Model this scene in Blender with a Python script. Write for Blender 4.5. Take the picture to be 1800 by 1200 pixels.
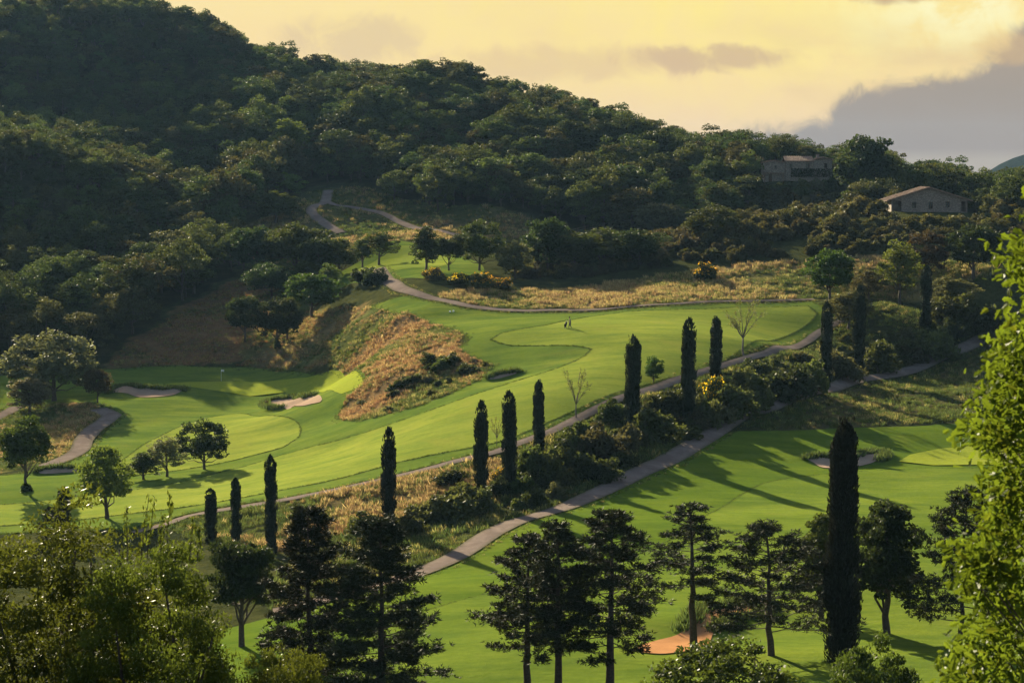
import bpy, math, random
import numpy as np
from mathutils import Vector, geometry

rad = math.radians
scene = bpy.context.scene
for _o in list(bpy.data.objects):
    bpy.data.objects.remove(_o)

# ------------------------------------------------------------------ camera, sky, sun, exposure
CZ = 50.0                                   # eye height above the datum
F_PX = 3480.0                               # focal length in photograph pixels (1800 wide)
PITCH = math.atan(300.0 / F_PX)
EXPOSURE = 1.6
K = 2.0 ** EXPOSURE
SUN_AZ = rad(-23.0)                         # left of the view axis (+Y)
SUN_EL = rad(18.4)

cam_d = bpy.data.cameras.new('camera')
cam = bpy.data.objects.new('camera', cam_d)
scene.collection.objects.link(cam)
cam.location = (0, 0, CZ)
cam.rotation_euler = (math.pi / 2 - PITCH, 0, 0)
cam_d.sensor_width = 36.0
cam_d.lens = 36.0 * F_PX / 1800.0
cam_d.clip_start = 0.5
cam_d.clip_end = 20000.0
cam_d.dof.use_dof = True
cam_d.dof.focus_distance = 260.0
cam_d.dof.aperture_fstop = 5.6
scene.camera = cam

vs = scene.view_settings
vs.view_transform = 'Standard'
vs.look = 'None'
vs.exposure = EXPOSURE
vs.gamma = 1.0
vs.use_curve_mapping = False

scene.render.engine = 'CYCLES'
scene.cycles.use_denoising = True
scene.cycles.max_bounces = 6
scene.cycles.diffuse_bounces = 3
scene.cycles.glossy_bounces = 2
scene.cycles.transmission_bounces = 4
scene.cycles.volume_bounces = 0
scene.cycles.sample_clamp_indirect = 4.0
scene.cycles.caustics_reflective = False
scene.cycles.caustics_refractive = False


def s2l(c):
    c = c / 255.0
    return c / 12.92 if c <= 0.04045 else ((c + 0.055) / 1.055) ** 2.4


def disp(r, g, b, a=1.0):
    return (s2l(r) / K, s2l(g) / K, s2l(b) / K, a)


class NT:
    """small helper round a node tree"""
    def __init__(self, nt):
        self.nt = nt
        nt.nodes.clear()

    def n(self, typ, **kw):
        nd = self.nt.nodes.new(typ)
        for k, v in kw.items():
            setattr(nd, k, v)
        return nd

    def l(self, a, b):
        self.nt.links.new(a, b)

    def setin(self, sock, v):
        if hasattr(v, 'is_linked') or isinstance(v, bpy.types.NodeSocket):
            self.l(v, sock)
        else:
            sock.default_value = v

    def math(self, op, a, b=None, c=None, clamp=False):
        nd = self.n('ShaderNodeMath', operation=op)
        nd.use_clamp = clamp
        self.setin(nd.inputs[0], a)
        if b is not None:
            self.setin(nd.inputs[1], b)
        if c is not None:
            self.setin(nd.inputs[2], c)
        return nd.outputs[0]

    def smooth(self, v, lo, hi, a=0.0, b=1.0):
        nd = self.n('ShaderNodeMapRange', interpolation_type='SMOOTHSTEP')
        self.setin(nd.inputs['Value'], v)
        nd.inputs['From Min'].default_value = lo
        nd.inputs['From Max'].default_value = hi
        nd.inputs['To Min'].default_value = a
        nd.inputs['To Max'].default_value = b
        return nd.outputs[0]

    def mix(self, fac, a, b, blend='MIX'):
        nd = self.n('ShaderNodeMix', data_type='RGBA', blend_type=blend)
        self.setin(nd.inputs[0], fac)
        self.setin(nd.inputs[6], a)
        self.setin(nd.inputs[7], b)
        return nd.outputs[2]

    def noise(self, vec, scale, detail=4, rough=0.55, dist=0.0):
        nd = self.n('ShaderNodeTexNoise')
        if vec is not None:
            self.l(vec, nd.inputs['Vector'])
        nd.inputs['Scale'].default_value = scale
        nd.inputs['Detail'].default_value = detail
        nd.inputs['Roughness'].default_value = rough
        nd.inputs['Distortion'].default_value = dist
        return nd.outputs['Fac']

    def ramp(self, fac, stops, interp='LINEAR'):
        nd = self.n('ShaderNodeValToRGB')
        nd.color_ramp.interpolation = interp
        els = nd.color_ramp.elements
        while len(els) > 1:
            els.remove(els[-1])
        els[0].position = stops[0][0]
        els[0].color = stops[0][1]
        for p, c in stops[1:]:
            e = els.new(p)
            e.color = c
        self.l(fac, nd.inputs[0])
        return nd.outputs[0]


def build_world():
    w = bpy.data.worlds.new('World')
    scene.world = w
    w.use_nodes = True
    t = NT(w.node_tree)
    out = t.n('ShaderNodeOutputWorld')
    bg = t.n('ShaderNodeBackground')
    t.l(bg.outputs[0], out.inputs[0])
    sky = t.n('ShaderNodeTexSky', sky_type='NISHITA')
    sky.sun_disc = False
    sky.sun_elevation = SUN_EL
    sky.sun_rotation = SUN_AZ
    sky.altitude = 300
    sky.air_density = 1.0
    sky.dust_density = 2.0
    skyc = t.mix(1.0, sky.outputs[0], (0.055, 0.055, 0.055, 1), 'MULTIPLY')
    tc = t.n('ShaderNodeTexCoord')
    sep = t.n('ShaderNodeSeparateXYZ')
    t.l(tc.outputs['Generated'], sep.inputs[0])
    az = t.math('ARCTAN2', sep.outputs[0], sep.outputs[1])
    el = t.math('ARCSINE', sep.outputs[2])
    U = t.math('MULTIPLY', az, F_PX / 900.0)      # 1 = 14.8 degrees to the right of the view axis
    V = t.math('MULTIPLY', el, F_PX / 300.0)      # 1 = 4.9 degrees above the horizon
    # noise fields that live on the sky dome
    cmb = t.n('ShaderNodeCombineXYZ')
    t.l(U, cmb.inputs[0]); t.l(V, cmb.inputs[1])
    n_soft = t.noise(cmb.outputs[0], 1.6, 5, 0.55, 0.3)
    iso = t.n('ShaderNodeCombineXYZ')
    t.l(t.math('MULTIPLY', U, 3.0), iso.inputs[0]); t.l(V, iso.inputs[1])
    n_fine = t.noise(iso.outputs[0], 4.2, 8, 0.6, 0.5)
    st = t.n('ShaderNodeCombineXYZ')
    t.l(t.math('MULTIPLY', U, 0.9), st.inputs[0]); t.l(t.math('MULTIPLY', V, 0.85), st.inputs[1])
    st.inputs[2].default_value = 3.7
    n_streak = t.noise(st.outputs[0], 2.0, 5, 0.5, 0.2)
    # warm veil of lit cloud over the sunward side of the sky, low down
    vr = t.math('MULTIPLY', V, 0.1, clamp=True)
    warm = t.ramp(vr, [(0.0, disp(222, 192, 166)), (0.03, disp(240, 206, 166)), (0.06, disp(248, 217, 164)),
                       (0.10, disp(249, 225, 168)), (0.25, disp(255, 236, 185)), (0.6, disp(236, 226, 205)), (1.0, disp(205, 208, 210))])
    # brighter, yellower core to the right
    du = t.math('SUBTRACT', U, 0.55); dv = t.math('SUBTRACT', V, 1.0)
    r2 = t.math('ADD', t.math('MULTIPLY', t.math('MULTIPLY', du, du), 1.1), t.math('MULTIPLY', t.math('MULTIPLY', dv, dv), 2.2))
    glow = t.math('POWER', 2.718, t.math('MULTIPLY', r2, -1.0))
    glow = t.math('MULTIPLY', glow, t.smooth(n_fine, 0.25, 0.75, 0.55, 1.0))
    warm = t.mix(t.math('MULTIPLY', glow, 0.9), warm, disp(255, 235, 138))
    hot_u = t.math('SUBTRACT', U, 0.86); hot_v = t.math('SUBTRACT', V, 0.93)
    hr = t.math('ADD', t.math('MULTIPLY', t.math('MULTIPLY', hot_u, hot_u), 22.0), t.math('MULTIPLY', t.math('MULTIPLY', hot_v, hot_v), 16.0))
    hot = t.math('MULTIPLY', t.math('POWER', 2.718, t.math('MULTIPLY', hr, -1.0)), t.smooth(n_fine, 0.35, 0.65))
    warm = t.mix(t.math('MULTIPLY', hot, 0.8), warm, disp(255, 252, 205))
    muted = t.smooth(n_soft, 0.40, 0.75, 0.0, 0.30)
    warm = t.mix(muted, warm, disp(236, 204, 160))
    # where the veil covers the sky
    cosaz = t.math('COSINE', az)
    wm = t.math('MULTIPLY', t.smooth(cosaz, -0.2, 0.75), t.smooth(V, 9.0, 2.0))
    col = t.mix(wm, skyc, warm)
    # faint grey streak clouds
    sm = t.math('MULTIPLY', t.smooth(n_streak, 0.52, 0.70), t.smooth(V, 1.0, 0.55))
    col = t.mix(t.math('MULTIPLY', sm, 0.55), col, disp(208, 178, 150))

    def blob(u0, v0, su, sv, amt, c):
        a = t.math('MULTIPLY', t.math('SUBTRACT', U, u0), 1.0 / su)
        b = t.math('MULTIPLY', t.math('SUBTRACT', V, v0), 1.0 / sv)
        r = t.math('ADD', t.math('MULTIPLY', a, a), t.math('MULTIPLY', b, b))
        r = t.math('ADD', r, t.math('MULTIPLY', t.math('SUBTRACT', n_fine, 0.5), 3.2))
        m = t.smooth(r, 1.25, 0.1)
        return t.mix(t.math('MULTIPLY', m, amt), col, c)
    col = blob(0.40, 0.645, 0.19, 0.085, 0.75, disp(205, 176, 142))
    col = blob(0.10, 0.62, 0.30, 0.12, 0.45, disp(214, 184, 148))
    col = blob(-0.31, 0.76, 0.15, 0.15, 0.55, disp(214, 190, 156))
    col = blob(0.73, 1.00, 0.10, 0.07, 0.8, disp(196, 168, 136))
    # the grey cloud bank low on the right
    fc = t.n('ShaderNodeFloatCurve')
    cu = fc.mapping.curves[0]
    pts = [(0.0, 0.0), (0.06, 0.03), (0.11, 0.07), (0.17, 0.10), (0.222, 0.125), (0.265, 0.15), (0.30, 0.185), (0.325, 0.235), (0.36, 0.265), (0.40, 0.29), (0.44, 0.33),
           (0.47, 0.385), (0.50, 0.47), (0.54, 0.60), (0.60, 0.72), (0.75, 0.6), (1.0, 0.0)]
    while len(cu.points) > 2:
        cu.points.remove(cu.points[-1])
    cu.points[0].location = pts[0]; cu.points[1].location = pts[-1]
    for p in pts[1:-1]:
        cu.points.new(*p)
    fc.mapping.update()
    t.l(t.math('MULTIPLY', U, 0.5, clamp=True), fc.inputs['Value'])
    vb = t.math('MULTIPLY', fc.outputs[0], 2.0)
    edge = t.math('SUBTRACT', vb, V)
    edge = t.math('ADD', edge, t.math('MULTIPLY', t.math('SUBTRACT', n_fine, 0.5), 0.42))
    bank = t.smooth(edge, -0.03, 0.13)
    # the lit cumulus lobe cut into the bank
    hu = t.math('MULTIPLY', t.math('SUBTRACT', U, 0.955), 1 / 0.085); hv = t.math('MULTIPLY', t.math('SUBTRACT', V, 0.70), 1 / 0.10)
    hl = t.math('ADD', t.math('MULTIPLY', hu, hu), t.math('MULTIPLY', hv, hv))
    hl = t.math('ADD', hl, t.math('MULTIPLY', t.math('SUBTRACT', n_fine, 0.5), 3.0))
    lobe = t.smooth(hl, 1.3, 0.2)
    grey = t.ramp(t.math('MULTIPLY', V, 0.8, clamp=True), [(0.0, disp(178, 168, 155)), (0.05, disp(176, 166, 154)), (0.10, disp(152, 141, 136)),
                  (0.35, disp(158, 146, 135)), (0.6, disp(172, 156, 140)), (1.0, disp(186, 168, 145))])
    grey = t.mix(t.smooth(n_soft, 0.3, 0.7, 0.0, 0.35), grey, disp(168, 152, 140))
    col = t.mix(t.math('MULTIPLY', bank, t.smooth(U, 0.12, 0.5, 0.55, 0.98)), col, grey)
    col = t.mix(t.math('MULTIPLY', lobe, 0.45), col, disp(222, 186, 130))
    t.l(col, bg.inputs['Color'])
    bg.inputs['Strength'].default_value = 1.0


build_world()

sun_d = bpy.data.lights.new('sun', 'SUN')
sun_d.energy = 5.0
sun_d.angle = rad(0.6)
sun_d.color = (1.0, 0.87, 0.60)
sun = bpy.data.objects.new('sun', sun_d)
scene.collection.objects.link(sun)
_sd = Vector((math.sin(SUN_AZ) * math.cos(SUN_EL), math.cos(SUN_AZ) * math.cos(SUN_EL), math.sin(SUN_EL)))
sun.rotation_euler = _sd.to_track_quat('Z', 'Y').to_euler()
sun.location = (0, 0, 200)

# ------------------------------------------------------------------ helpers
COL = scene.collection


def smooth01(t):
    t = np.clip(t, 0, 1)
    return t * t * (3 - 2 * t)


def hash2(ix, iy, seed):
    h = (ix.astype(np.int64) * 374761393 + iy.astype(np.int64) * 668265263 + seed * 1442695041) & 0xFFFFFFFF
    h = ((h ^ (h >> 13)) * 1274126177) & 0xFFFFFFFF
    h = h ^ (h >> 16)
    return (h & 0xFFFFFF) / float(0xFFFFFF)


def vnoise(x, y, seed=0):
    x = np.asarray(x, float); y = np.asarray(y, float)
    ix = np.floor(x).astype(np.int64); iy = np.floor(y).astype(np.int64)
    fx = smooth01(x - ix); fy = smooth01(y - iy)
    a = hash2(ix, iy, seed); b = hash2(ix + 1, iy, seed)
    c = hash2(ix, iy + 1, seed); d = hash2(ix + 1, iy + 1, seed)
    return (a * (1 - fx) + b * fx) * (1 - fy) + (c * (1 - fx) + d * fx) * fy


def fbm(x, y, seed=0, octv=4):
    s = 0; a = 0.5; n = 0
    for i in range(octv):
        s = s + a * vnoise(x * 2 ** i, y * 2 ** i, seed + i * 17); n += a; a *= 0.5
    return s / n


_cp, _sp = math.cos(PITCH), math.sin(PITCH)


def ray(px, py):
    """direction of a photograph pixel, scaled so that its Y part is 1"""
    x = (px - 900.0); u = -(py - 600.0)
    dy = F_PX * _cp + u * _sp
    dz = -F_PX * _sp + u * _cp
    return x / dy, dz / dy


def P(px, py, d):
    rx, rz = ray(px, py)
    return (rx * d, d, CZ + rz * d)


def to_px(x, y, z):
    zz = np.asarray(z) - CZ
    dep = y * _cp - zz * _sp
    up = y * _sp + zz * _cp
    return 900 + F_PX * x / dep, 600 - F_PX * up / dep


# ------------------------------------------------------------------ the shape of the land
ctrl = []


def G(px, py, d):
    ctrl.append(P(px, py, d))


def T(px, py, d, h):
    a = P(px, py, d); ctrl.append((a[0], a[1], a[2] - h))


# slope under the viewpoint
for x, y, z in [(0, 0, -2), (-30, 0, -4), (30, 0, -3), (0, 12, -6), (-12, 12, -6.5), (12, 12, -6), (-40, 30, -15), (0, 30, -13), (40, 30, -13),
                (0, 60, -25), (-50, 60, -26), (50, 60, -25), (0, 95, -33), (-60, 95, -35), (60, 95, -33), (-130, 50, -32), (130, 50, -28),
                (-150, 120, -40), (140, 120, -34), (-250, 0, -30), (250, 0, -28)]:
    ctrl.append((x, y, CZ + z))
# lower fairway, its track and the bank above it
for g in [(900, 1200, 134), (1500, 1180, 136), (400, 1180, 140), (150, 1150, 150), (1725, 1150, 143), (1200, 1110, 150), (417, 1130, 152), (1000, 1000, 177), (1300, 900, 205),
          (1600, 900, 205), (1700, 795, 246), (1850, 795, 246), (1500, 812, 238), (1400, 775, 250), (1200, 860, 219), (600, 1047, 165), (740, 1008, 178), (867, 937, 194), (1000, 890, 208),
          (1167, 813, 232), (1300, 733, 262), (1467, 682, 290), (1633, 638, 318), (1740, 590, 345), (1700, 742, 262), (1690, 690, 285), (1550, 715, 276), (1950, 700, 290), (1950, 600, 330),
          (450, 1075, 165), (250, 1060, 175), (0, 1040, 185),
          # upper path
          (1483, 563, 335), (1367, 613, 301), (1290, 637, 286), (1197, 667, 272), (1093, 700, 258), (1000, 743, 246), (913, 780, 238), (780, 820, 232), (660, 848, 228), (500, 880, 225),
          (300, 920, 222), (133, 935, 221), (0, 945, 221), (-150, 950, 220),
          # belt between path and track
          (684, 935, 204), (477, 970, 201), (846, 880, 215), (1209, 748, 254), (1112, 755, 247), (1509, 662, 304), (1627, 590, 346), (200, 990, 204), (0, 1000, 204),
          # upper fairway
          (1000, 575, 312), (900, 547, 338), (1067, 544, 340), (1430, 527, 350), (1250, 580, 318), (1200, 533, 345), (1000, 640, 281), (900, 700, 262), (750, 770, 249), (500, 850, 238), (300, 885, 234),
          (150, 915, 230), (0, 920, 231), (0, 880, 248), (700, 520, 357), (767, 528, 348), (800, 560, 332),
          # left fairway in the valley
          (560, 800, 262), (400, 780, 290), (250, 805, 283), (330, 720, 325), (389, 670, 350), (300, 674, 350), (480, 672, 346), (520, 706, 328), (255, 690, 338), (610, 668, 330), (150, 790, 290),
          (53, 860, 255), (100, 705, 338), (60, 760, 305), (0, 740, 318), (-100, 720, 325), (-100, 820, 280), (0, 700, 336), (0, 660, 352),
          # heather dune and the shaded meadow
          (600, 735, 290), (700, 722, 275), (700, 655, 296), (700, 600, 322), (800, 590, 312), (850, 645, 288), (580, 642, 342), (590, 580, 362), (500, 602, 369), (400, 645, 362), (250, 646, 362), (190, 644, 362), (500, 655, 354), (640, 560, 350), (700, 556, 336), (640, 640, 322),
          (300, 555, 392), (420, 490, 428), (560, 500, 418), (487, 608, 367), (431, 602, 370), (548, 558, 390), (640, 533, 366), (500, 480, 432),
          # far tee and the looping track
          (690, 498, 373), (700, 470, 398), (700, 430, 440), (820, 472, 395), (640, 485, 392), (577, 335, 520), (545, 367, 495), (590, 405, 470), (625, 366, 495), (700, 390, 478), (812, 416, 455), (850, 362, 482),
          (905, 487, 385), (1000, 405, 470), (960, 470, 400), (1100, 440, 430),
          # dry bank and scrub on the right
          (1000, 512, 372), (1100, 498, 376), (1300, 470, 380), (1500, 458, 376), (1640, 462, 372), (1458, 530, 345), (1580, 533, 344), (1710, 490, 362), (1300, 400, 422), (1180, 430, 425),
          (1700, 540, 340), (1800, 560, 332), (1800, 480, 372), (1450, 400, 410), (1340, 323, 498), (1460, 322, 498), (1400, 335, 488), (1560, 370, 430), (1630, 372, 430), (1700, 372, 430), (1800, 380, 425), (1950, 400, 420)]:
    G(*g)
# wooded hills: tree tops (far left ones out of view), less the height of the trees
SKYLINE = [(-500, 170, 720, 9), (-250, 95, 720, 9), (-120, 35, 720, 9), (0, -6, 720, 9), (150, -12, 718, 9), (300, 4, 708, 9), (400, 54, 690, 9), (500, 97, 670, 9), (620, 117, 648, 9), (720, 108, 632, 9), (800, 112, 620, 9), (860, 127, 615, 9),  # leftmost: unseen ridge, lowered and set back so sun reaches the spur
           (1000, 157, 600, 9), (1100, 192, 585, 9), (1200, 234, 570, 9), (1300, 246, 555, 8), (1440, 236, 540, 10), (1530, 250, 530, 10), (1650, 288, 510, 9), (1720, 306, 490, 7), (1800, 312, 480, 7), (2050, 330, 470, 7)]
for a in SKYLINE:
    T(*a)
    b = P(a[0], a[1], a[2])
    s = 1 + 110.0 / b[1]; ctrl.append((b[0] * s, b[1] * s, b[2] - a[3] - 16))
    s = 1 + 300.0 / b[1]; ctrl.append((b[0] * s, b[1] * s, b[2] - a[3] - 60))
for a in [(0, 228, 490, 9), (100, 245, 490, 9), (200, 305, 485, 8), (300, 345, 480, 7), (380, 395, 468, 7), (350, 300, 535, 8), (100, 215, 575, 9), (-200, 210, 500, 9), (-200, 420, 445, 9),
          (0, 400, 440, 8), (200, 450, 414, 7), (350, 440, 430, 6), (300, 120, 645, 9), (0, 60, 665, 9), (450, 230, 560, 9), (540, 200, 570, 9), (700, 220, 560, 9), (900, 220, 548, 9), (900, 300, 508, 8),
          (1100, 300, 505, 8), (1100, 380, 465, 6), (1300, 320, 480, 7), (1560, 330, 472, 8), (1600, 272, 478, 12), (1250, 380, 440, 5)]:
    T(*a)
C = np.array(ctrl, float)
_S = 100.0


def tps_fit(C, lam=2e-4):
    n = len(C)
    xy = C[:, :2] / _S
    d2 = ((xy[:, None] - xy[None]) ** 2).sum(-1)
    Km = np.where(d2 > 0, d2 * np.log(np.maximum(d2, 1e-12)) * 0.5, 0) + np.eye(n) * lam
    Q = np.c_[np.ones(n), xy]
    A = np.zeros((n + 3, n + 3)); A[:n, :n] = Km; A[:n, n:] = Q; A[n:, :n] = Q.T
    return np.linalg.solve(A, np.r_[C[:, 2], 0, 0, 0])


_TW = tps_fit(C, 1.5e-3)


def tps(x, y):
    x = np.asarray(x, float).ravel(); y = np.asarray(y, float).ravel()
    out = np.empty(len(x))
    n = len(C)
    for i in range(0, len(x), 20000):
        a = x[i:i + 20000] / _S; b = y[i:i + 20000] / _S
        d2 = (a[:, None] - C[None, :, 0] / _S) ** 2 + (b[:, None] - C[None, :, 1] / _S) ** 2
        out[i:i + 20000] = (d2 * np.log(np.maximum(d2, 1e-12)) * 0.5) @ _TW[:n] + _TW[n] + _TW[n + 1] * a + _TW[n + 2] * b
    return out


BUMPS = []          # (x, y, rx, ry, tilt_amount): a sand bowl, low in front and steep behind


def H(x, y):
    x = np.asarray(x, float); y = np.asarray(y, float)
    sh = np.broadcast(x, y).shape
    x = np.broadcast_to(x, sh).ravel(); y = np.broadcast_to(y, sh).ravel()
    z = tps(x, y)
    z = np.clip(z, CZ - 75, CZ + 110)
    r = np.hypot(x, y - 350.0)
    w = smooth01((r - 520) / 500)
    z = z * (1 - w) + (CZ - 45) * w
    z = z + (fbm(x / 26.0, y / 26.0, 5, 3) - 0.5) * 1.5 * smooth01((y - 60) / 60) * (1 + smooth01((y - 400) / 100))
    for bx, by, rx, ry, a in BUMPS:
        u = (x - bx) / rx; v = (y - by) / ry
        m = u * u + v * v < 9
        if m.any():
            uu = u[m]; vv = v[m]
            g = np.exp(-(uu * uu + vv * vv) * 0.9)
            z[m] += a * g * (1.7 * vv - 0.25)
    return z.reshape(sh)


_march = np.concatenate([np.arange(20, 460, 0.5), np.arange(460, 900, 1.5)])


def hit(px, py, dmin=0.0):
    """where the ray of a photograph pixel first meets the ground"""
    rx, rz = ray(px, py)
    d = _march[_march >= dmin] if dmin else _march
    zt = H(rx * d, d)
    below = (CZ + rz * d) < zt
    if not below.any():
        k = int(np.argmin((CZ + rz * d) - zt))
        dd = d[k]
    else:
        k = int(np.argmax(below))
        if k == 0:
            dd = d[0]
        else:
            f0 = CZ + rz * d[k - 1] - zt[k - 1]; f1 = CZ + rz * d[k] - zt[k]
            dd = d[k - 1] + (d[k] - d[k - 1]) * f0 / (f0 - f1)
    x = rx * dd
    return Vector((x, dd, float(H(x, dd))))


def pip(poly, x, y):
    """points in polygon, numpy"""
    poly = np.asarray(poly)
    inside = np.zeros(x.shape, bool)
    x0 = poly[:, 0]; y0 = poly[:, 1]
    x1 = np.roll(x0, -1); y1 = np.roll(y0, -1)
    mnx, mxx, mny, mxy = x0.min(), x0.max(), y0.min(), y0.max()
    cand = (x > mnx) & (x < mxx) & (y > mny) & (y < mxy)
    xs = x[cand]; ys = y[cand]
    ins = np.zeros(xs.shape, bool)
    for a, b, c, d in zip(x0, y0, x1, y1):
        if b == d:
            continue
        cond = (b > ys) != (d > ys)
        ins ^= cond & (xs < (c - a) * (ys - b) / (d - b) + a)
    inside[cand] = ins
    return inside


def spline(pts, step=1.5, closed=True):
    """Catmull-Rom through world points, about one point each step metres"""
    pts = [np.array(p[:2], float) for p in pts]
    n = len(pts); out = []
    rng_ = range(n) if closed else range(n - 1)
    for i in rng_:
        p0 = pts[(i - 1) % n] if closed or i > 0 else pts[i]
        p1 = pts[i]; p2 = pts[(i + 1) % n]
        p3 = pts[(i + 2) % n] if closed or i + 2 < n else p2
        L = np.linalg.norm(p2 - p1)
        m = max(1, int(L / step))
        for k in range(m):
            t = k / m
            out.append(0.5 * ((2 * p1) + (-p0 + p2) * t + (2 * p0 - 5 * p1 + 4 * p2 - p3) * t * t + (-p0 + 3 * p1 - 3 * p2 + p3) * t ** 3))
    if not closed:
        out.append(pts[-1])
    return np.array(out)


def tag(o, label=None, cat=None, group=None, kind=None):
    if label: o['label'] = label
    if cat: o['category'] = cat
    if group: o['group'] = group
    if kind: o['kind'] = kind
    return o


def mesh_obj(name, me, parent=None):
    o = bpy.data.objects.new(name, me)
    COL.objects.link(o)
    if parent is not None:
        o.parent = parent
    return o


def empty(name, loc, rz=0.0, scale=None):
    o = bpy.data.objects.new(name, None)
    COL.objects.link(o)
    o.empty_display_size = 0.5
    o.location = loc
    o.rotation_euler = (0, 0, rz)
    if scale is not None:
        o.scale = scale
    return o


def np_mesh(name, verts, faces, mat=None, smooth=False, attrs=None):
    """verts (n,3); faces (m,3) or (m,4) int array, or a list of both"""
    me = bpy.data.meshes.new(name)
    verts = np.asarray(verts, np.float32)
    groups = faces if isinstance(faces, list) else [faces]
    groups = [np.asarray(g, np.int32) for g in groups if len(g)]
    loops = np.concatenate([g.ravel() for g in groups])
    tot = np.concatenate([np.full(len(g), g.shape[1], np.int32) for g in groups])
    start = np.concatenate([[0], np.cumsum(tot)[:-1]]).astype(np.int32)
    me.vertices.add(len(verts)); me.vertices.foreach_set('co', verts.ravel())
    me.loops.add(len(loops)); me.loops.foreach_set('vertex_index', loops)
    me.polygons.add(len(tot)); me.polygons.foreach_set('loop_start', start); me.polygons.foreach_set('loop_total', tot)
    me.polygons.foreach_set('use_smooth', np.full(len(tot), smooth))
    if attrs:
        for k, v in attrs.items():
            v = np.asarray(v, np.float32)
            if v.ndim == 1:
                at = me.attributes.new(k, 'FLOAT', 'POINT'); at.data.foreach_set('value', v)
            else:
                at = me.attributes.new(k, 'FLOAT_COLOR', 'POINT'); at.data.foreach_set('color', v.ravel())
    me.update(calc_edges=True)
    if mat:
        me.materials.append(mat)
    return me


# ------------------------------------------------------------------ materials
def new_mat(name):
    m = bpy.data.materials.new(name)
    m.use_nodes = True
    t = NT(m.node_tree)
    out = t.n('ShaderNodeOutputMaterial')
    return m, t, out


def plain(name, color, rough=0.8, noise_scale=3.0, amount=0.25, bump=0.0, spec=0.2, metal=0.0):
    m, t, out = new_mat(name)
    b = t.n('ShaderNodeBsdfPrincipled')
    tc = t.n('ShaderNodeTexCoord')
    f = t.noise(tc.outputs['Object'], noise_scale, 5, 0.6)
    lo = tuple(c * (1 - amount) for c in color) + (1,); hi = tuple(min(1, c * (1 + amount)) for c in color) + (1,)
    t.l(t.ramp(f, [(0.3, lo), (0.7, hi)]), b.inputs['Base Color'])
    b.inputs['Roughness'].default_value = rough
    b.inputs['Metallic'].default_value = metal
    b.inputs['Specular IOR Level'].default_value = spec
    if bump:
        bn = t.n('ShaderNodeBump'); bn.inputs['Strength'].default_value = bump
        t.l(f, bn.inputs['Height']); t.l(bn.outputs[0], b.inputs['Normal'])
    t.l(b.outputs[0], out.inputs[0])
    return m


def leaf_mat(name, trans=0.35, rough=0.6, spec=0.25, warm=1.25, hue=0.02, color=None, tint=(1.15, 1.0, 0.55)):
    """leaf colour = object colour, varied leaf by leaf (attribute var) and tree by tree"""
    m, t, out = new_mat(name)
    oi = t.n('ShaderNodeObjectInfo')
    at = t.n('ShaderNodeAttribute', attribute_name='var')
    hsv = t.n('ShaderNodeHueSaturation')
    if color is None:
        t.l(oi.outputs['Color'], hsv.inputs['Color'])
    else:
        hsv.inputs['Color'].default_value = color
    t.l(t.math('ADD', t.math('MULTIPLY', t.math('SUBTRACT', oi.outputs['Random'], 0.5), 2 * hue), 0.5), hsv.inputs['Hue'])
    v = t.math('MULTIPLY', t.math('ADD', t.math('MULTIPLY', at.outputs['Fac'], 0.9), 0.55),
               t.math('ADD', t.math('MULTIPLY', oi.outputs['Random'], 0.5), 0.75))
    t.l(v, hsv.inputs['Value'])
    hsv.inputs['Saturation'].default_value = 1.0
    b = t.n('ShaderNodeBsdfPrincipled')
    t.l(hsv.outputs[0], b.inputs['Base Color'])
    b.inputs['Roughness'].default_value = rough
    b.inputs['Specular IOR Level'].default_value = spec
    tr = t.n('ShaderNodeBsdfTranslucent')
    t.l(t.mix(1.0, hsv.outputs[0], (warm * tint[0], warm * tint[1], warm * tint[2], 1), 'MULTIPLY'), tr.inputs['Color'])
    mx = t.n('ShaderNodeMixShader'); mx.inputs[0].default_value = trans
    t.l(b.outputs[0], mx.inputs[1]); t.l(tr.outputs[0], mx.inputs[2])
    t.l(mx.outputs[0], out.inputs[0])
    return m


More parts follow.
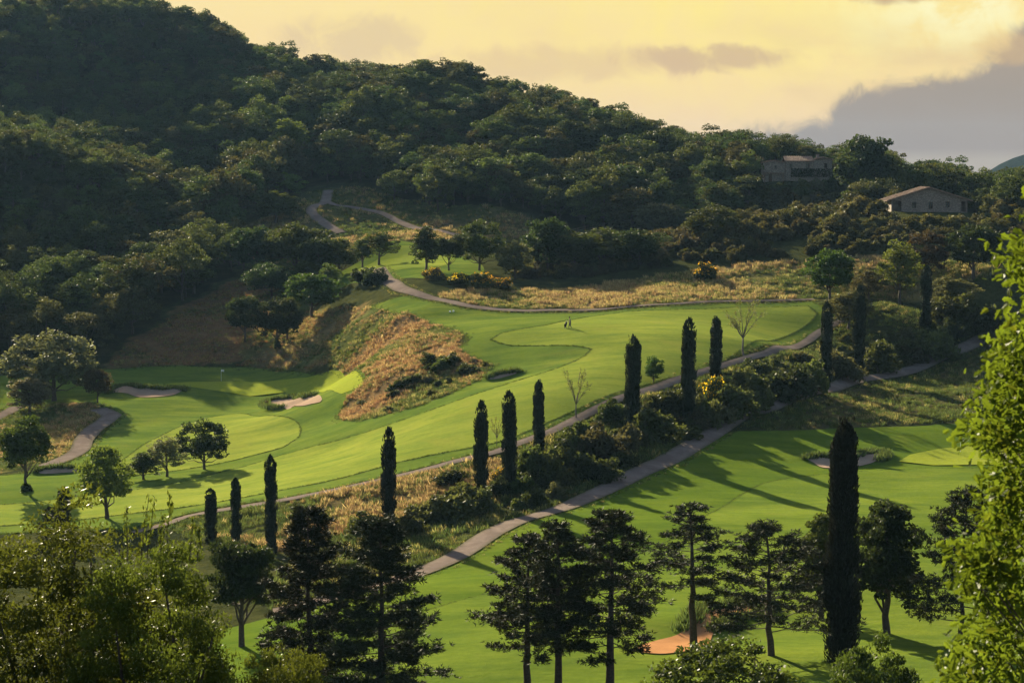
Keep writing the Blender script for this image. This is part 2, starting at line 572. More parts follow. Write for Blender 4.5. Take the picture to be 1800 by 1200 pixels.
def grass_mat(name, c0, c1, c2, big=0.06, fine=1.6, streak=(0.35, 1.0, 1.0), trans=0.25):
    """mown turf: two scales of colour drift and a fine nap"""
    m, t, out = new_mat(name)
    geo = t.n('ShaderNodeNewGeometry')
    mp = t.n('ShaderNodeMapping'); mp.inputs['Scale'].default_value = streak
    t.l(geo.outputs['Position'], mp.inputs['Vector'])
    a = t.noise(geo.outputs['Position'], big, 5, 0.6)
    b_ = t.noise(mp.outputs[0], 0.32, 6, 0.65)
    f = t.noise(geo.outputs['Position'], fine, 3, 0.7)
    col = t.mix(t.smooth(a, 0.35, 0.65), c0 + (1,), c1 + (1,))
    col = t.mix(t.smooth(b_, 0.38, 0.66, 0.0, 0.9), col, c2 + (1,))
    mp2 = t.n('ShaderNodeMapping'); mp2.inputs['Scale'].default_value = (0.22, 1.0, 1.0); mp2.inputs['Rotation'].default_value = (0, 0, 0.25)
    t.l(geo.outputs['Position'], mp2.inputs['Vector'])
    sk = t.noise(mp2.outputs[0], 0.55, 5, 0.7)
    col = t.mix(t.smooth(sk, 0.46, 0.72, 0.0, 0.55), col, t.mix(1.0, col, (0.70, 0.78, 0.75, 1), 'MULTIPLY'))
    col = t.mix(t.smooth(sk, 0.46, 0.25, 0.0, 0.5), col, t.mix(1.0, col, (1.20, 1.12, 1.2, 1), 'MULTIPLY'))
    col = t.mix(t.smooth(f, 0.3, 0.7, 0.0, 0.35), col, t.mix(1.0, col, (0.62, 0.66, 0.55, 1), 'MULTIPLY'))
    b = t.n('ShaderNodeBsdfPrincipled')
    b.inputs['Roughness'].default_value = 1.0
    b.inputs['Specular IOR Level'].default_value = 0.0
    dry = t.noise(geo.outputs['Position'], 0.11, 7, 0.68, 0.8)
    col = t.mix(t.smooth(dry, 0.54, 0.74, 0.0, 0.42), col, tuple(c * f for c, f in zip(c1, (1.02, 0.84, 1.1))) + (1,))
    bn = t.n('ShaderNodeBump'); bn.inputs['Strength'].default_value = 0.6; bn.inputs['Distance'].default_value = 0.16
    t.l(t.noise(geo.outputs['Position'], 2.2, 4, 0.7), bn.inputs['Height']); t.l(bn.outputs[0], b.inputs['Normal'])
    t.l(col, b.inputs['Base Color'])
    t.l(b.outputs[0], out.inputs[0])
    return m


M = {}
M['leaf'] = leaf_mat('leaf', 0.38, spec=0.06)
M['leaf_soft'] = leaf_mat('leaf_soft', 0.45, warm=1.35, spec=0.06)
M['leaf_bright'] = leaf_mat('leaf_bright', 0.45, rough=0.5, spec=0.07, warm=1.4, hue=0.015)
M['leaf_glossy'] = leaf_mat('leaf_glossy', 0.40, rough=0.5, spec=0.07, warm=1.3)
M['needle'] = leaf_mat('needle', 0.12, rough=0.6, spec=0.06, warm=1.0, hue=0.02)
M['cypress'] = leaf_mat('cypress', 0.12, rough=0.7, spec=0.15, warm=1.0, hue=0.015)
M['straw'] = leaf_mat('straw', 0.4, rough=0.7, spec=0.2, warm=1.15, hue=0.02)
M['bark'] = plain('bark', (0.075, 0.058, 0.045), 0.9, 6.0, 0.4, 0.4)
M['bark_grey'] = plain('bark_grey', (0.13, 0.11, 0.095), 0.9, 6.0, 0.4, 0.4)
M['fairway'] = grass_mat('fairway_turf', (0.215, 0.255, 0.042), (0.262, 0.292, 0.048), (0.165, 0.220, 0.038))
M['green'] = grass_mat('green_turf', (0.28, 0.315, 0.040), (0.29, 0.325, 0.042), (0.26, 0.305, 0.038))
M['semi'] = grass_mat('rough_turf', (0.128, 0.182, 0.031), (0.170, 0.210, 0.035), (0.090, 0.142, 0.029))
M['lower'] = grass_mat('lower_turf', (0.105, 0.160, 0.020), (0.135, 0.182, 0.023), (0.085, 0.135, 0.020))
M['sand'] = plain('bunker_sand', (0.36, 0.255, 0.18), 0.95, 0.6, 0.12, 0.2, 0.0)
M['sand_red'] = plain('orange_sand', (0.42, 0.21, 0.095), 0.95, 0.6, 0.15, 0.2, 0.0)
def path_mat():
    m, t, out = new_mat('path_gravel')
    geo = t.n('ShaderNodeNewGeometry')
    a = t.noise(geo.outputs['Position'], 0.22, 6, 0.7, 0.5); f = t.noise(geo.outputs['Position'], 2.6, 5, 0.75)
    col = t.mix(t.smooth(a, 0.35, 0.68), (0.165, 0.128, 0.108, 1), (0.245, 0.192, 0.160, 1))
    col = t.mix(t.smooth(f, 0.5, 0.75, 0, 0.6), col, (0.115, 0.098, 0.078, 1))
    at = t.n('ShaderNodeAttribute', attribute_name='across')
    wear = t.math('ABSOLUTE', at.outputs['Fac'])
    rim = t.math('MULTIPLY', t.smooth(wear, 0.55, 1.0), t.smooth(f, 0.3, 0.6))
    col = t.mix(t.math('MULTIPLY', rim, 0.75), col, (0.10, 0.10, 0.045, 1))
    b = t.n('ShaderNodeBsdfPrincipled'); t.l(col, b.inputs['Base Color']); b.inputs['Roughness'].default_value = 1.0; b.inputs['Specular IOR Level'].default_value = 0.0
    bn = t.n('ShaderNodeBump'); bn.inputs['Strength'].default_value = 0.5; bn.inputs['Distance'].default_value = 0.08
    t.l(f, bn.inputs['Height']); t.l(bn.outputs[0], b.inputs['Normal']); t.l(b.outputs[0], out.inputs[0])
    return m


M['path'] = path_mat()


def ground_mat():
    m, t, out = new_mat('ground_cover')
    at = t.n('ShaderNodeAttribute', attribute_name='Col')
    geo = t.n('ShaderNodeNewGeometry')
    a = t.noise(geo.outputs['Position'], 0.25, 6, 0.65)
    f = t.noise(geo.outputs['Position'], 1.5, 5, 0.7)
    col = t.mix(t.smooth(a, 0.3, 0.7), t.mix(1.0, at.outputs['Color'], (0.62, 0.68, 0.7, 1), 'MULTIPLY'), t.mix(1.0, at.outputs['Color'], (1.3, 1.22, 1.1, 1), 'MULTIPLY'))
    col = t.mix(t.smooth(f, 0.35, 0.65, 0, 0.45), col, t.mix(1.0, col, (0.5, 0.55, 0.5, 1), 'MULTIPLY'))
    b = t.n('ShaderNodeBsdfPrincipled'); t.l(col, b.inputs['Base Color'])
    b.inputs['Roughness'].default_value = 1.0; b.inputs['Specular IOR Level'].default_value = 0.0
    bn = t.n('ShaderNodeBump'); bn.inputs['Strength'].default_value = 0.9; bn.inputs['Distance'].default_value = 0.5
    t.l(f, bn.inputs['Height']); t.l(bn.outputs[0], b.inputs['Normal'])
    t.l(b.outputs[0], out.inputs[0])
    return m


M['ground'] = ground_mat()

# ------------------------------------------------------------------ sand bowls shape the land first
BUNKERS = {
    'valley_green': ([(190, 690), (205, 684), (215, 680), (240, 682), (262, 683), (285, 686), (305, 684), (321, 686), (305, 695), (270, 699), (245, 699), (225, 693)], 0.75, 'sand',
                     'pale sand bunker beside the shaded end of the flagged green'),
    'approach': ([(467, 714), (472, 706), (486, 703), (505, 702), (520, 701), (535, 700), (550, 697), (566, 704), (548, 711), (525, 715), (500, 718), (480, 717)], 0.75, 'sand',
                 'kidney shaped sand bunker with a tufted lip short of the flagged green'),
    'path_side': ([(66, 831), (80, 826), (100, 824), (122, 824), (142, 825), (138, 830), (115, 832), (90, 834), (72, 834)], 0.6, 'sand',
                  'low sand bunker at the foot of the winding pink path'),
    'dune_foot': ([(858, 668), (868, 662), (882, 658), (898, 656), (912, 655), (905, 659), (888, 664), (870, 668)], 0.5, 'sand',
                  'thin sliver of bare sand at the foot of the scrubby dune'),
    'lower_green': ([(1418, 808), (1432, 806), (1450, 804), (1470, 808), (1495, 806), (1520, 800), (1545, 797), (1555, 802), (1540, 812), (1515, 820), (1480, 824), (1450, 824), (1432, 816)], 0.7, 'sand',
                    'shaded sand bunker guarding the lower green behind the tall cypress'),
    'lower_fairway': ([(1118, 1146), (1130, 1136), (1160, 1127), (1195, 1116), (1222, 1092), (1235, 1076), (1270, 1070), (1310, 1066), (1345, 1072), (1330, 1082), (1290, 1090), (1262, 1100), (1252, 1120), (1238, 1142), (1200, 1148), (1160, 1152)], 0.5, 'sand_red',
                      'bright orange sand bunker winding between the dark pines'),
}
_bk_specs = []
for nm, (pts, amp, mt, lb) in BUNKERS.items():
    ws = np.array([hit(*p)[:2] for p in pts])
    c = (ws.min(0) + ws.max(0)) / 2; r = (ws.max(0) - ws.min(0)) / 2
    _bk_specs.append((c[0], c[1], max(r[0], 1.5), min(max(r[1] * 0.6, 2.2), 5.0), amp))
BUMPS.extend(_bk_specs)

# ------------------------------------------------------------------ zones of the ground (photograph outlines laid on the land)
def zone(pts, step=3.0):
    return spline([hit(*p) for p in pts], step)


def wzone(pts):
    """outline given as (pixel column, distance)"""
    return np.array([((px - 900) / F_PX * d, d) for px, d in pts])


Z_MOWN = zone([(-120, 945), (0, 938), (133, 930), (233, 930), (333, 902), (500, 875), (600, 855), (733, 824), (867, 791), (967, 753), (1093, 694), (1225, 651), (1367, 607), (1450, 575), (1470, 557), (1450, 540), (1430, 531),
               (1300, 534), (1200, 538), (1067, 548), (917, 551), (833, 545), (767, 532), (720, 520), (668, 533), (645, 541), (690, 551), (755, 568), (812, 586), (826, 598), (806, 612), (835, 630), (868, 643),
               (840, 668), (790, 694), (740, 712), (690, 727), (640, 738), (600, 739), (594, 728), (608, 704), (640, 668), (632, 652), (600, 652), (550, 660), (500, 655), (440, 646), (330, 644), (220, 648), (100, 655),
               (-100, 680), (-100, 712), (10, 720), (60, 710), (165, 708), (203, 733), (178, 765), (152, 795), (90, 822), (0, 836), (-120, 845)])
Z_FAIR = zone([(-120, 935), (0, 925), (200, 907), (400, 880), (560, 850), (700, 813), (867, 780), (967, 741), (1080, 692), (1150, 672), (1270, 635), (1380, 592), (1436, 552), (1420, 538), (1300, 541), (1180, 545), (1100, 549),
               (1033, 558), (967, 571), (883, 586), (863, 597), (900, 608), (960, 608), (1017, 609), (1040, 614), (1030, 625), (983, 647), (900, 673), (787, 711), (690, 745), (600, 773), (493, 801), (400, 828), (333, 845), (220, 864), (100, 878), (0, 888), (-120, 895)])
Z_FAIR2 = zone([(190, 832), (235, 795), (290, 763), (340, 742), (420, 727), (490, 732), (525, 746), (524, 770), (500, 786), (440, 802), (340, 823), (260, 834)])
Z_GREEN = zone([(288, 675), (330, 672), (400, 671), (470, 671), (540, 664), (600, 653), (634, 660), (636, 680), (600, 693), (560, 690), (500, 690), (440, 697), (400, 690), (340, 681)])
Z_TEE = zone([(560, 505), (600, 478), (640, 455), (690, 424), (740, 432), (800, 448), (850, 470), (830, 484), (760, 490), (690, 490), (640, 500), (600, 506)])
Z_TEE2 = zone([(640, 492), (690, 478), (760, 470), (800, 458), (780, 448), (720, 432), (690, 440), (650, 465), (620, 485)], 2)
Z_LOWER = zone([(300, 1190), (400, 1105), (560, 1066), (610, 1052), (690, 1029), (750, 1011), (805, 986), (872, 943), (922, 921), (1005, 896), (1090, 859), (1173, 819), (1225, 790), (1265, 770), (1300, 758), (1400, 757), (1500, 752),
                (1600, 750), (1700, 745), (1850, 740), (2000, 745), (2050, 800), (2050, 1000), (1950, 1199), (1500, 1235), (900, 1240), (450, 1235)])
Z_LOWER2 = zone([(640, 1120), (720, 1083), (833, 1050), (1000, 1014), (1120, 977), (1197, 940), (1233, 912), (1293, 877), (1340, 851), (1373, 843), (1460, 833), (1560, 827), (1700, 824), (2000, 824), (2000, 1000), (1900, 1190),
                 (1500, 1225), (900, 1230), (600, 1210)])
Z_LGREEN = zone([(1580, 812), (1600, 800), (1650, 790), (1720, 784), (1850, 784), (1950, 795), (1900, 815), (1720, 818), (1640, 819)])
Z_DUNE = zone([(575, 642), (600, 590), (640, 560), (690, 553), (755, 569), (812, 587), (806, 612), (835, 632), (866, 643), (835, 672), (740, 713), (640, 739), (597, 737), (608, 704), (642, 668), (632, 650), (600, 650)])
Z_BANK = zone([(770, 520), (830, 513), (900, 513), (1000, 509), (1100, 494), (1200, 480), (1300, 468), (1420, 460), (1500, 452), (1640, 458), (1760, 475), (1690, 512), (1560, 528), (1440, 526), (1200, 532), (1067, 542), (917, 546), (833, 538)])
Z_LDUNE = zone([(-60, 725), (0, 720), (60, 712), (150, 710), (182, 724), (185, 742), (160, 762), (135, 797), (60, 817), (-60, 835)])
Z_STRIP = zone([(300, 925), (400, 900), (500, 884), (600, 866), (740, 835), (850, 806), (900, 830), (860, 890), (780, 930), (640, 960), (560, 960), (480, 970), (380, 960)])
Z_RBANK = zone([(1300, 750), (1450, 698), (1640, 648), (1750, 610), (1850, 600), (1900, 735), (1700, 742), (1500, 750)])
Z_MEADOW = zone([(190, 640), (300, 558), (420, 492), (470, 500), (540, 500), (560, 560), (575, 640), (440, 643), (300, 642)])
Z_SLOPE = zone([(430, 602), (500, 566), (570, 545), (640, 541), (690, 553), (640, 561), (602, 590), (576, 640), (500, 645), (440, 640)])
Z_HOLLOW = zone([(400, 420), (470, 380), (540, 340), (640, 330), (700, 350), (860, 364), (1000, 405), (900, 420), (700, 425), (560, 470), (440, 470)])
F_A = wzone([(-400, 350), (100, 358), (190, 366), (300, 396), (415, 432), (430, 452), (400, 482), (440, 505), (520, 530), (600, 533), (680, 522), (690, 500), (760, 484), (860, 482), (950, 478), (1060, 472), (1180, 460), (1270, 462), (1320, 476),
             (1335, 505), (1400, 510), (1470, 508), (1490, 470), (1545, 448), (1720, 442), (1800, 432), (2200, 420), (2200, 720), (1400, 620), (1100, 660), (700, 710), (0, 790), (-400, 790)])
ROADS = {
    'lower_track': ([(480, 1078), (540, 1063), (600, 1047), (683, 1023), (743, 1005), (800, 980), (867, 937), (917, 915), (1000, 890), (1083, 853), (1167, 813), (1220, 783), (1300, 733), (1367, 710), (1467, 682), (1533, 665), (1633, 638), (1700, 610), (1740, 590)], 1.4),
    'upper_path': ([(233, 938), (300, 920), (333, 908), (420, 893), (500, 880), (600, 860), (733, 830), (830, 805), (867, 797), (913, 780), (967, 760), (1023, 733), (1093, 700), (1197, 667), (1273, 643), (1327, 627), (1367, 613), (1433, 590), (1483, 563)], 0.8),
    'far_path': ([(640, 482), (690, 498), (717, 512), (767, 527), (833, 540), (917, 547), (967, 546), (1067, 544)], 1.25),
    'bank_path': ([(1067, 544), (1130, 538), (1200, 534), (1300, 530), (1430, 527)], 0.7),
    'valley_path': ([(172, 720), (195, 730), (190, 737), (165, 755), (147, 775), (140, 792), (117, 806), (82, 820)], 1.5),
    'far_left_path': ([(-60, 760), (0, 732), (15, 725), (30, 716)], 1.2),
    'hill_track': ([(577, 335), (570, 357), (548, 367), (553, 380), (578, 398), (600, 410)], 1.3),
    'loop_track': ([(572, 354), (590, 361), (625, 366), (675, 377), (700, 390), (725, 400), (775, 407), (812, 416)], 1.1),
}

# ------------------------------------------------------------------ the ground sheet
def axis(segs):
    out = []
    for a, b, s in segs:
        out.append(np.arange(a, b, s))
    out.append([segs[-1][1]])
    return np.concatenate(out)


gx = axis([(-2400, -1000, 200), (-1000, -420, 40), (-420, -150, 4), (-150, 130, 0.95), (130, 300, 4), (300, 1000, 40), (1000, 2400, 200)])
gy = axis([(-800, -100, 100), (-100, 0, 10), (0, 125, 3), (125, 450, 0.95), (450, 790, 2.4), (790, 1000, 14), (1000, 3000, 125)])
GX, GY = np.meshgrid(gx, gy)
fx, fy = GX.ravel(), GY.ravel()
fz = H(fx, fy)
base = np.zeros((len(fx), 4), np.float32); base[:, 3] = 1
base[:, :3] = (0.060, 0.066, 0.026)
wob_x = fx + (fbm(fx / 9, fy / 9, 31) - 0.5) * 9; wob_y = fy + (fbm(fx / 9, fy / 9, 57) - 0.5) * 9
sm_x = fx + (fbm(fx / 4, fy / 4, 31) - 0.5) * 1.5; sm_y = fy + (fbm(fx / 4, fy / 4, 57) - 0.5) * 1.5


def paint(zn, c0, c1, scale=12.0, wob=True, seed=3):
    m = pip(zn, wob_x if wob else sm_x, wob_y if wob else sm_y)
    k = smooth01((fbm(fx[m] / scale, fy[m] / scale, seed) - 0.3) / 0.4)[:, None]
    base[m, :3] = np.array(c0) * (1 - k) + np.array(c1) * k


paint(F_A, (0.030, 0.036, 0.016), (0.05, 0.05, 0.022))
paint(Z_HOLLOW, (0.075, 0.085, 0.030), (0.13, 0.11, 0.045), 18)
paint(Z_MEADOW, (0.085, 0.105, 0.035), (0.20, 0.12, 0.06), 14)
paint(Z_SLOPE, (0.13, 0.145, 0.05), (0.22, 0.16, 0.075), 9)
paint(Z_BANK, (0.28, 0.20, 0.10), (0.16, 0.15, 0.055), 16)
paint(Z_DUNE, (0.27, 0.17, 0.085), (0.13, 0.14, 0.045), 11, False)
paint(Z_LDUNE, (0.24, 0.18, 0.065), (0.13, 0.14, 0.045), 14, False)
paint(Z_STRIP, (0.20, 0.145, 0.07), (0.085, 0.095, 0.035), 8)
paint(Z_RBANK, (0.085, 0.085, 0.035), (0.12, 0.10, 0.045), 10)
paint(Z_MOWN, (0.12, 0.19, 0.034), (0.10, 0.165, 0.032), 14, False)
paint(Z_LOWER, (0.11, 0.185, 0.03), (0.09, 0.165, 0.03), 14, False)
nx, ny = len(gx), len(gy)
idx = np.arange(nx * ny).reshape(ny, nx)
quads = np.stack([idx[:-1, :-1], idx[:-1, 1:], idx[1:, 1:], idx[1:, :-1]], -1).reshape(-1, 4)


# sheets laid over the land
def sheet(name, outline, mat, lift, step=1.4):
    poly = np.asarray(outline)
    mn, mx = poly.min(0), poly.max(0)
    xs = np.arange(mn[0], mx[0], step); ys = np.arange(mn[1], mx[1], step)
    A, B = np.meshgrid(xs, ys)
    A = A + (np.arange(len(ys)) % 2)[:, None] * step * 0.5
    a, b = A.ravel(), B.ravel()
    ins = pip(poly, a, b)
    a, b = a[ins], b[ins]
    near = np.ones(len(a), bool)
    for i in range(0, len(a), 4000):
        d2 = ((a[i:i + 4000, None] - poly[None, :, 0]) ** 2 + (b[i:i + 4000, None] - poly[None, :, 1]) ** 2).min(1)
        near[i:i + 4000] = d2 > (0.55 * step) ** 2
    pts = np.concatenate([poly, np.c_[a[near], b[near]]])
    n = len(poly)
    res = geometry.delaunay_2d_cdt([Vector(p) for p in pts], [(i, (i + 1) % n) for i in range(n)], [], 1, 1e-4)
    v = np.array([(p.x, p.y) for p in res[0]])
    f = np.array([t for t in res[2] if len(t) == 3])
    e1 = v[f[:, 1]] - v[f[:, 0]]; e2 = v[f[:, 2]] - v[f[:, 0]]
    flip = (e1[:, 0] * e2[:, 1] - e1[:, 1] * e2[:, 0]) < 0
    f[flip] = f[flip][:, ::-1]
    cen = v[f].mean(1)
    f = f[pip(poly, cen[:, 0], cen[:, 1])]
    z = H(v[:, 0], v[:, 1]) + lift
    o = mesh_obj(name, np_mesh(name, np.c_[v, z], f, mat, True))
    return o


LOWER_MASKS = []


def strip(name, pts, half, mat, lift):
    w = spline([hit(*p) for p in pts], 1.0, False)
    t = np.gradient(w, axis=0); t /= np.linalg.norm(t, axis=1)[:, None] + 1e-9
    nrm = np.c_[-t[:, 1], t[:, 0]]
    k = len(w)
    jig = half * (1 + (vnoise(np.arange(k) / 9.0, np.zeros(k), 7) - 0.5) * 0.2)
    cols = [-1, -0.5, 0, 0.5, 1]
    V = []
    for c in cols:
        q = w + nrm * (jig * c)[:, None]
        V.append(np.c_[q, H(q[:, 0], q[:, 1]) + lift - 0.05 * abs(c)])
    V = np.stack(V, 1)
    ii = np.arange(k * 5).reshape(k, 5)
    F = np.stack([ii[:-1, :-1], ii[:-1, 1:], ii[1:, 1:], ii[1:, :-1]], -1).reshape(-1, 4)[:, ::-1]
    LOWER_MASKS.append((w, half))
    o = mesh_obj(name, np_mesh(name, V.reshape(-1, 3), F, mat, True, {'across': np.tile(np.array(cols, float), k)}))
    return tag(o, kind='structure')


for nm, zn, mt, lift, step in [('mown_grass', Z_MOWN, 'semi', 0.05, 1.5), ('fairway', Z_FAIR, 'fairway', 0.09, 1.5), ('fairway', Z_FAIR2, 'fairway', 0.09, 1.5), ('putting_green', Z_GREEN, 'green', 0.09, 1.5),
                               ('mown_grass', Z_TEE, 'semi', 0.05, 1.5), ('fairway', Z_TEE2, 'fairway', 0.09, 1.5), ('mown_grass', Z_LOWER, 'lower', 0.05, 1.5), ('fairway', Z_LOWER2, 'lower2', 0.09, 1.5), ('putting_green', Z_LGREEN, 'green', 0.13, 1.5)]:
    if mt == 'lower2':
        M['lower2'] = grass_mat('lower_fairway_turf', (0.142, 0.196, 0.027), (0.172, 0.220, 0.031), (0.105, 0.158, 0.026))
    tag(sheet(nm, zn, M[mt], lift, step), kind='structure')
for nm, (pts, half) in ROADS.items():
    strip('gravel_path', pts, half, M['path'], 0.20)
bunker_out = {}
for nm, (pts, amp, mt, lb) in BUNKERS.items():
    zn = spline([hit(*p) for p in pts], 0.5)
    bunker_out[nm] = zn
    tag(sheet('sand_bunker', zn, M[mt], 0.17, 0.7), lb, 'bunker', 'sand bunkers', 'structure')

# sink the ground a little where sheets cover it
for zn in (Z_MOWN, Z_LOWER, Z_TEE):
    cx, cy = zn.mean(0)
    m = pip(zn, fx, fy)
    ii = np.nonzero(m)[0]
    dmin = np.full(len(ii), 1e9)
    for i in range(0, len(ii), 4000):
        s = ii[i:i + 4000]
        dmin[i:i + 4000] = np.sqrt(((fx[s, None] - zn[None, :, 0]) ** 2 + (fy[s, None] - zn[None, :, 1]) ** 2).min(1))
    fz[ii] -= 0.35 * smooth01((dmin - 1.0) / 2.0)
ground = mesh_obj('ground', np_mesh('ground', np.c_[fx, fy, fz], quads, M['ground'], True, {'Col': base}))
tag(ground, kind='structure')

# ------------------------------------------------------------------ plant builders
def unit(v):
    return v / (np.linalg.norm(v, axis=-1, keepdims=True) + 1e-9)


def rand_dirs(rng, n):
    return unit(rng.normal(size=(n, 3)))


def leaf_quads(rng, pos, axis_dir, L, W, var, fold=0.0):
    """diamond leaves: pos (n,3), long axis (n,3)"""
    n = len(pos)
    a = unit(axis_dir)
    b = unit(np.cross(a, rand_dirs(rng, n)))
    L = np.broadcast_to(L, n)[:, None]; W = np.broadcast_to(W, n)[:, None]
    v = np.stack([pos - a * L * 0.5, pos + b * W * 0.5 - a * L * 0.08, pos + a * L * 0.5, pos - b * W * 0.5 - a * L * 0.08], 1).reshape(-1, 3)
    f = np.arange(4 * n).reshape(n, 4)
    return v, f, np.repeat(var, 4)


class Geo:
    def __init__(self):
        self.v = []; self.f3 = []; self.f4 = []; self.a = []; self.n = 0

    def add(self, v, f, a=None):
        v = np.asarray(v, float); f = np.asarray(f)
        (self.f3 if f.shape[1] == 3 else self.f4).append(f + self.n)
        self.v.append(v); self.a.append(np.full(len(v), 0.5) if a is None else a)
        self.n += len(v)

    def tube(self, pts, radii, sides=6):
        pts = np.asarray(pts, float); k = len(pts)
        t = unit(np.gradient(pts, axis=0))
        ref = np.where(np.abs(t[:, 2:3]) > 0.9, np.array([[1.0, 0, 0]]), np.array([[0, 0, 1.0]]))
        u = unit(np.cross(t, ref)); w = np.cross(t, u)
        ang = np.arange(sides) / sides * 2 * np.pi
        ring = pts[:, None] + (u[:, None] * np.cos(ang)[None, :, None] + w[:, None] * np.sin(ang)[None, :, None]) * np.asarray(radii, float)[:, None, None]
        i = np.arange(k * sides).reshape(k, sides)
        r = np.roll(i, -1, 1)
        f = np.stack([i[:-1], r[:-1], r[1:], i[1:]], -1).reshape(-1, 4)
        self.add(ring.reshape(-1, 3), f)
        tip = np.arange(1, sides - 1)
        last = (k - 1) * sides
        base_n = self.n - k * sides
        self.f3.append(np.stack([np.full(len(tip), last), last + tip, last + tip + 1], -1) + base_n)

    def box(self, lo, hi):
        lo = np.array(lo, float); hi = np.array(hi, float)
        v = np.array([[x, y, z] for z in (lo[2], hi[2]) for y in (lo[1], hi[1]) for x in (lo[0], hi[0])])
        f = np.array([[0, 2, 3, 1], [4, 5, 7, 6], [0, 1, 5, 4], [2, 6, 7, 3], [0, 4, 6, 2], [1, 3, 7, 5]])
        self.add(v, f)

    def mesh(self, name, mat, smooth=False):
        g = []
        if self.f3: g.append(np.concatenate(self.f3))
        if self.f4: g.append(np.concatenate(self.f4))
        return np_mesh(name, np.concatenate(self.v), g, mat, smooth, {'var': np.concatenate(self.a)})


def limb_path(rng, a, b, n=5, sag=0.08):
    a = np.asarray(a, float); b = np.asarray(b, float)
    t = np.linspace(0, 1, n)[:, None]
    L = np.linalg.norm(b - a)
    off = rng.normal(size=(n, 3)) * sag * L * np.sin(np.pi * t) * 0.5
    off[:, 2:] += -sag * L * np.sin(np.pi * t)
    return a + (b - a) * t + off


def broadleaf(seed, h=10.0, w=8.0, clear=0.22, n_clump=60, per=60, leaf=0.32, clump=0.26, egg=0.0, up=0.25, flat=1.0, bark='bark', leafmat='leaf', open_=0.0, limbs=9, aspect=0.62, lean=0.0, lobe=1.0):
    """a broadleaved tree: returns (trunk mesh, crown mesh), foot at the origin"""
    rng = np.random.default_rng(seed)
    z0 = h * clear; cz = (z0 + h) / 2; rz = (h - z0) / 2; rx = w / 2
    ph = rng.uniform(0, 6.28, 6); am = rng.uniform(0.06, 0.17, 6) * lobe
    d = rand_dirs(rng, n_clump * 3)
    d = d[d[:, 2] > -0.75 + up * 0.6 * rng.random(len(d))][:n_clump]
    n_clump = len(d)
    azm = np.arctan2(d[:, 1], d[:, 0])
    lob = 1 + am[0] * np.sin(2 * azm + ph[0]) + am[1] * np.sin(3 * azm + ph[1] + 2 * d[:, 2]) + am[2] * np.sin(5 * azm + ph[2]) + am[3] * np.sin(4 * d[:, 2] + ph[3])
    rr = np.where(rng.random(n_clump) < 0.75, rng.uniform(0.70, 0.90, n_clump), rng.uniform(0.25, 0.65, n_clump)) * lob
    prof = 1 - egg * d[:, 2]
    cc = np.c_[d[:, 0] * rx * rr * prof + lean * (d[:, 2] + 1) * rx, d[:, 1] * rx * rr * prof, cz + d[:, 2] * rz * rr * flat]
    cr = rx * clump * rng.uniform(0.65, 1.35, n_clump)
    cvar = rng.random(n_clump)
    g = Geo()
    k = np.repeat(np.arange(n_clump), per)
    dd = rand_dirs(rng, len(k))
    dd[:, 2] = np.where(dd[:, 2] < -0.2, dd[:, 2] * 0.45, dd[:, 2])
    sh = rng.uniform(0.35, 1.08, len(k)) ** 0.6
    pos = cc[k] + dd * (cr[k] * sh)[:, None] * np.array([1.15, 1.15, 0.8])
    if open_:
        keep = rng.random(len(k)) > open_
        k = k[keep]; dd = dd[keep]; pos = pos[keep]
    ax = unit(rand_dirs(rng, len(k)) + dd * 0.4 + np.array([0, 0, 0.15]))
    s = leaf * rng.uniform(0.65, 1.35, len(k))
    var = np.clip(0.5 * cvar[k] + 0.5 * rng.random(len(k)), 0, 1)
    g.add(*leaf_quads(rng, pos, ax, s, s * aspect, var))
    crown = g.mesh('crown', M[leafmat])
    t = Geo()
    top = np.array([lean * rx, 0, z0 + (h - z0) * 0.55])
    r0 = 0.022 * h + 0.05
    tp = limb_path(rng, (0, 0, -0.4), top, 7, 0.03)
    t.tube(tp, np.linspace(r0 * 1.25, r0 * 0.3, 7), 7)
    order = rng.permutation(n_clump)[:limbs]
    for j in order:
        f = rng.uniform(0.35, 0.85)
        a = tp[int(f * 6)]
        t.tube(limb_path(rng, a, cc[j], 5, 0.08), np.linspace(r0 * 0.45, r0 * 0.08, 5), 5)
    return t.mesh('trunk', M[bark], True), crown


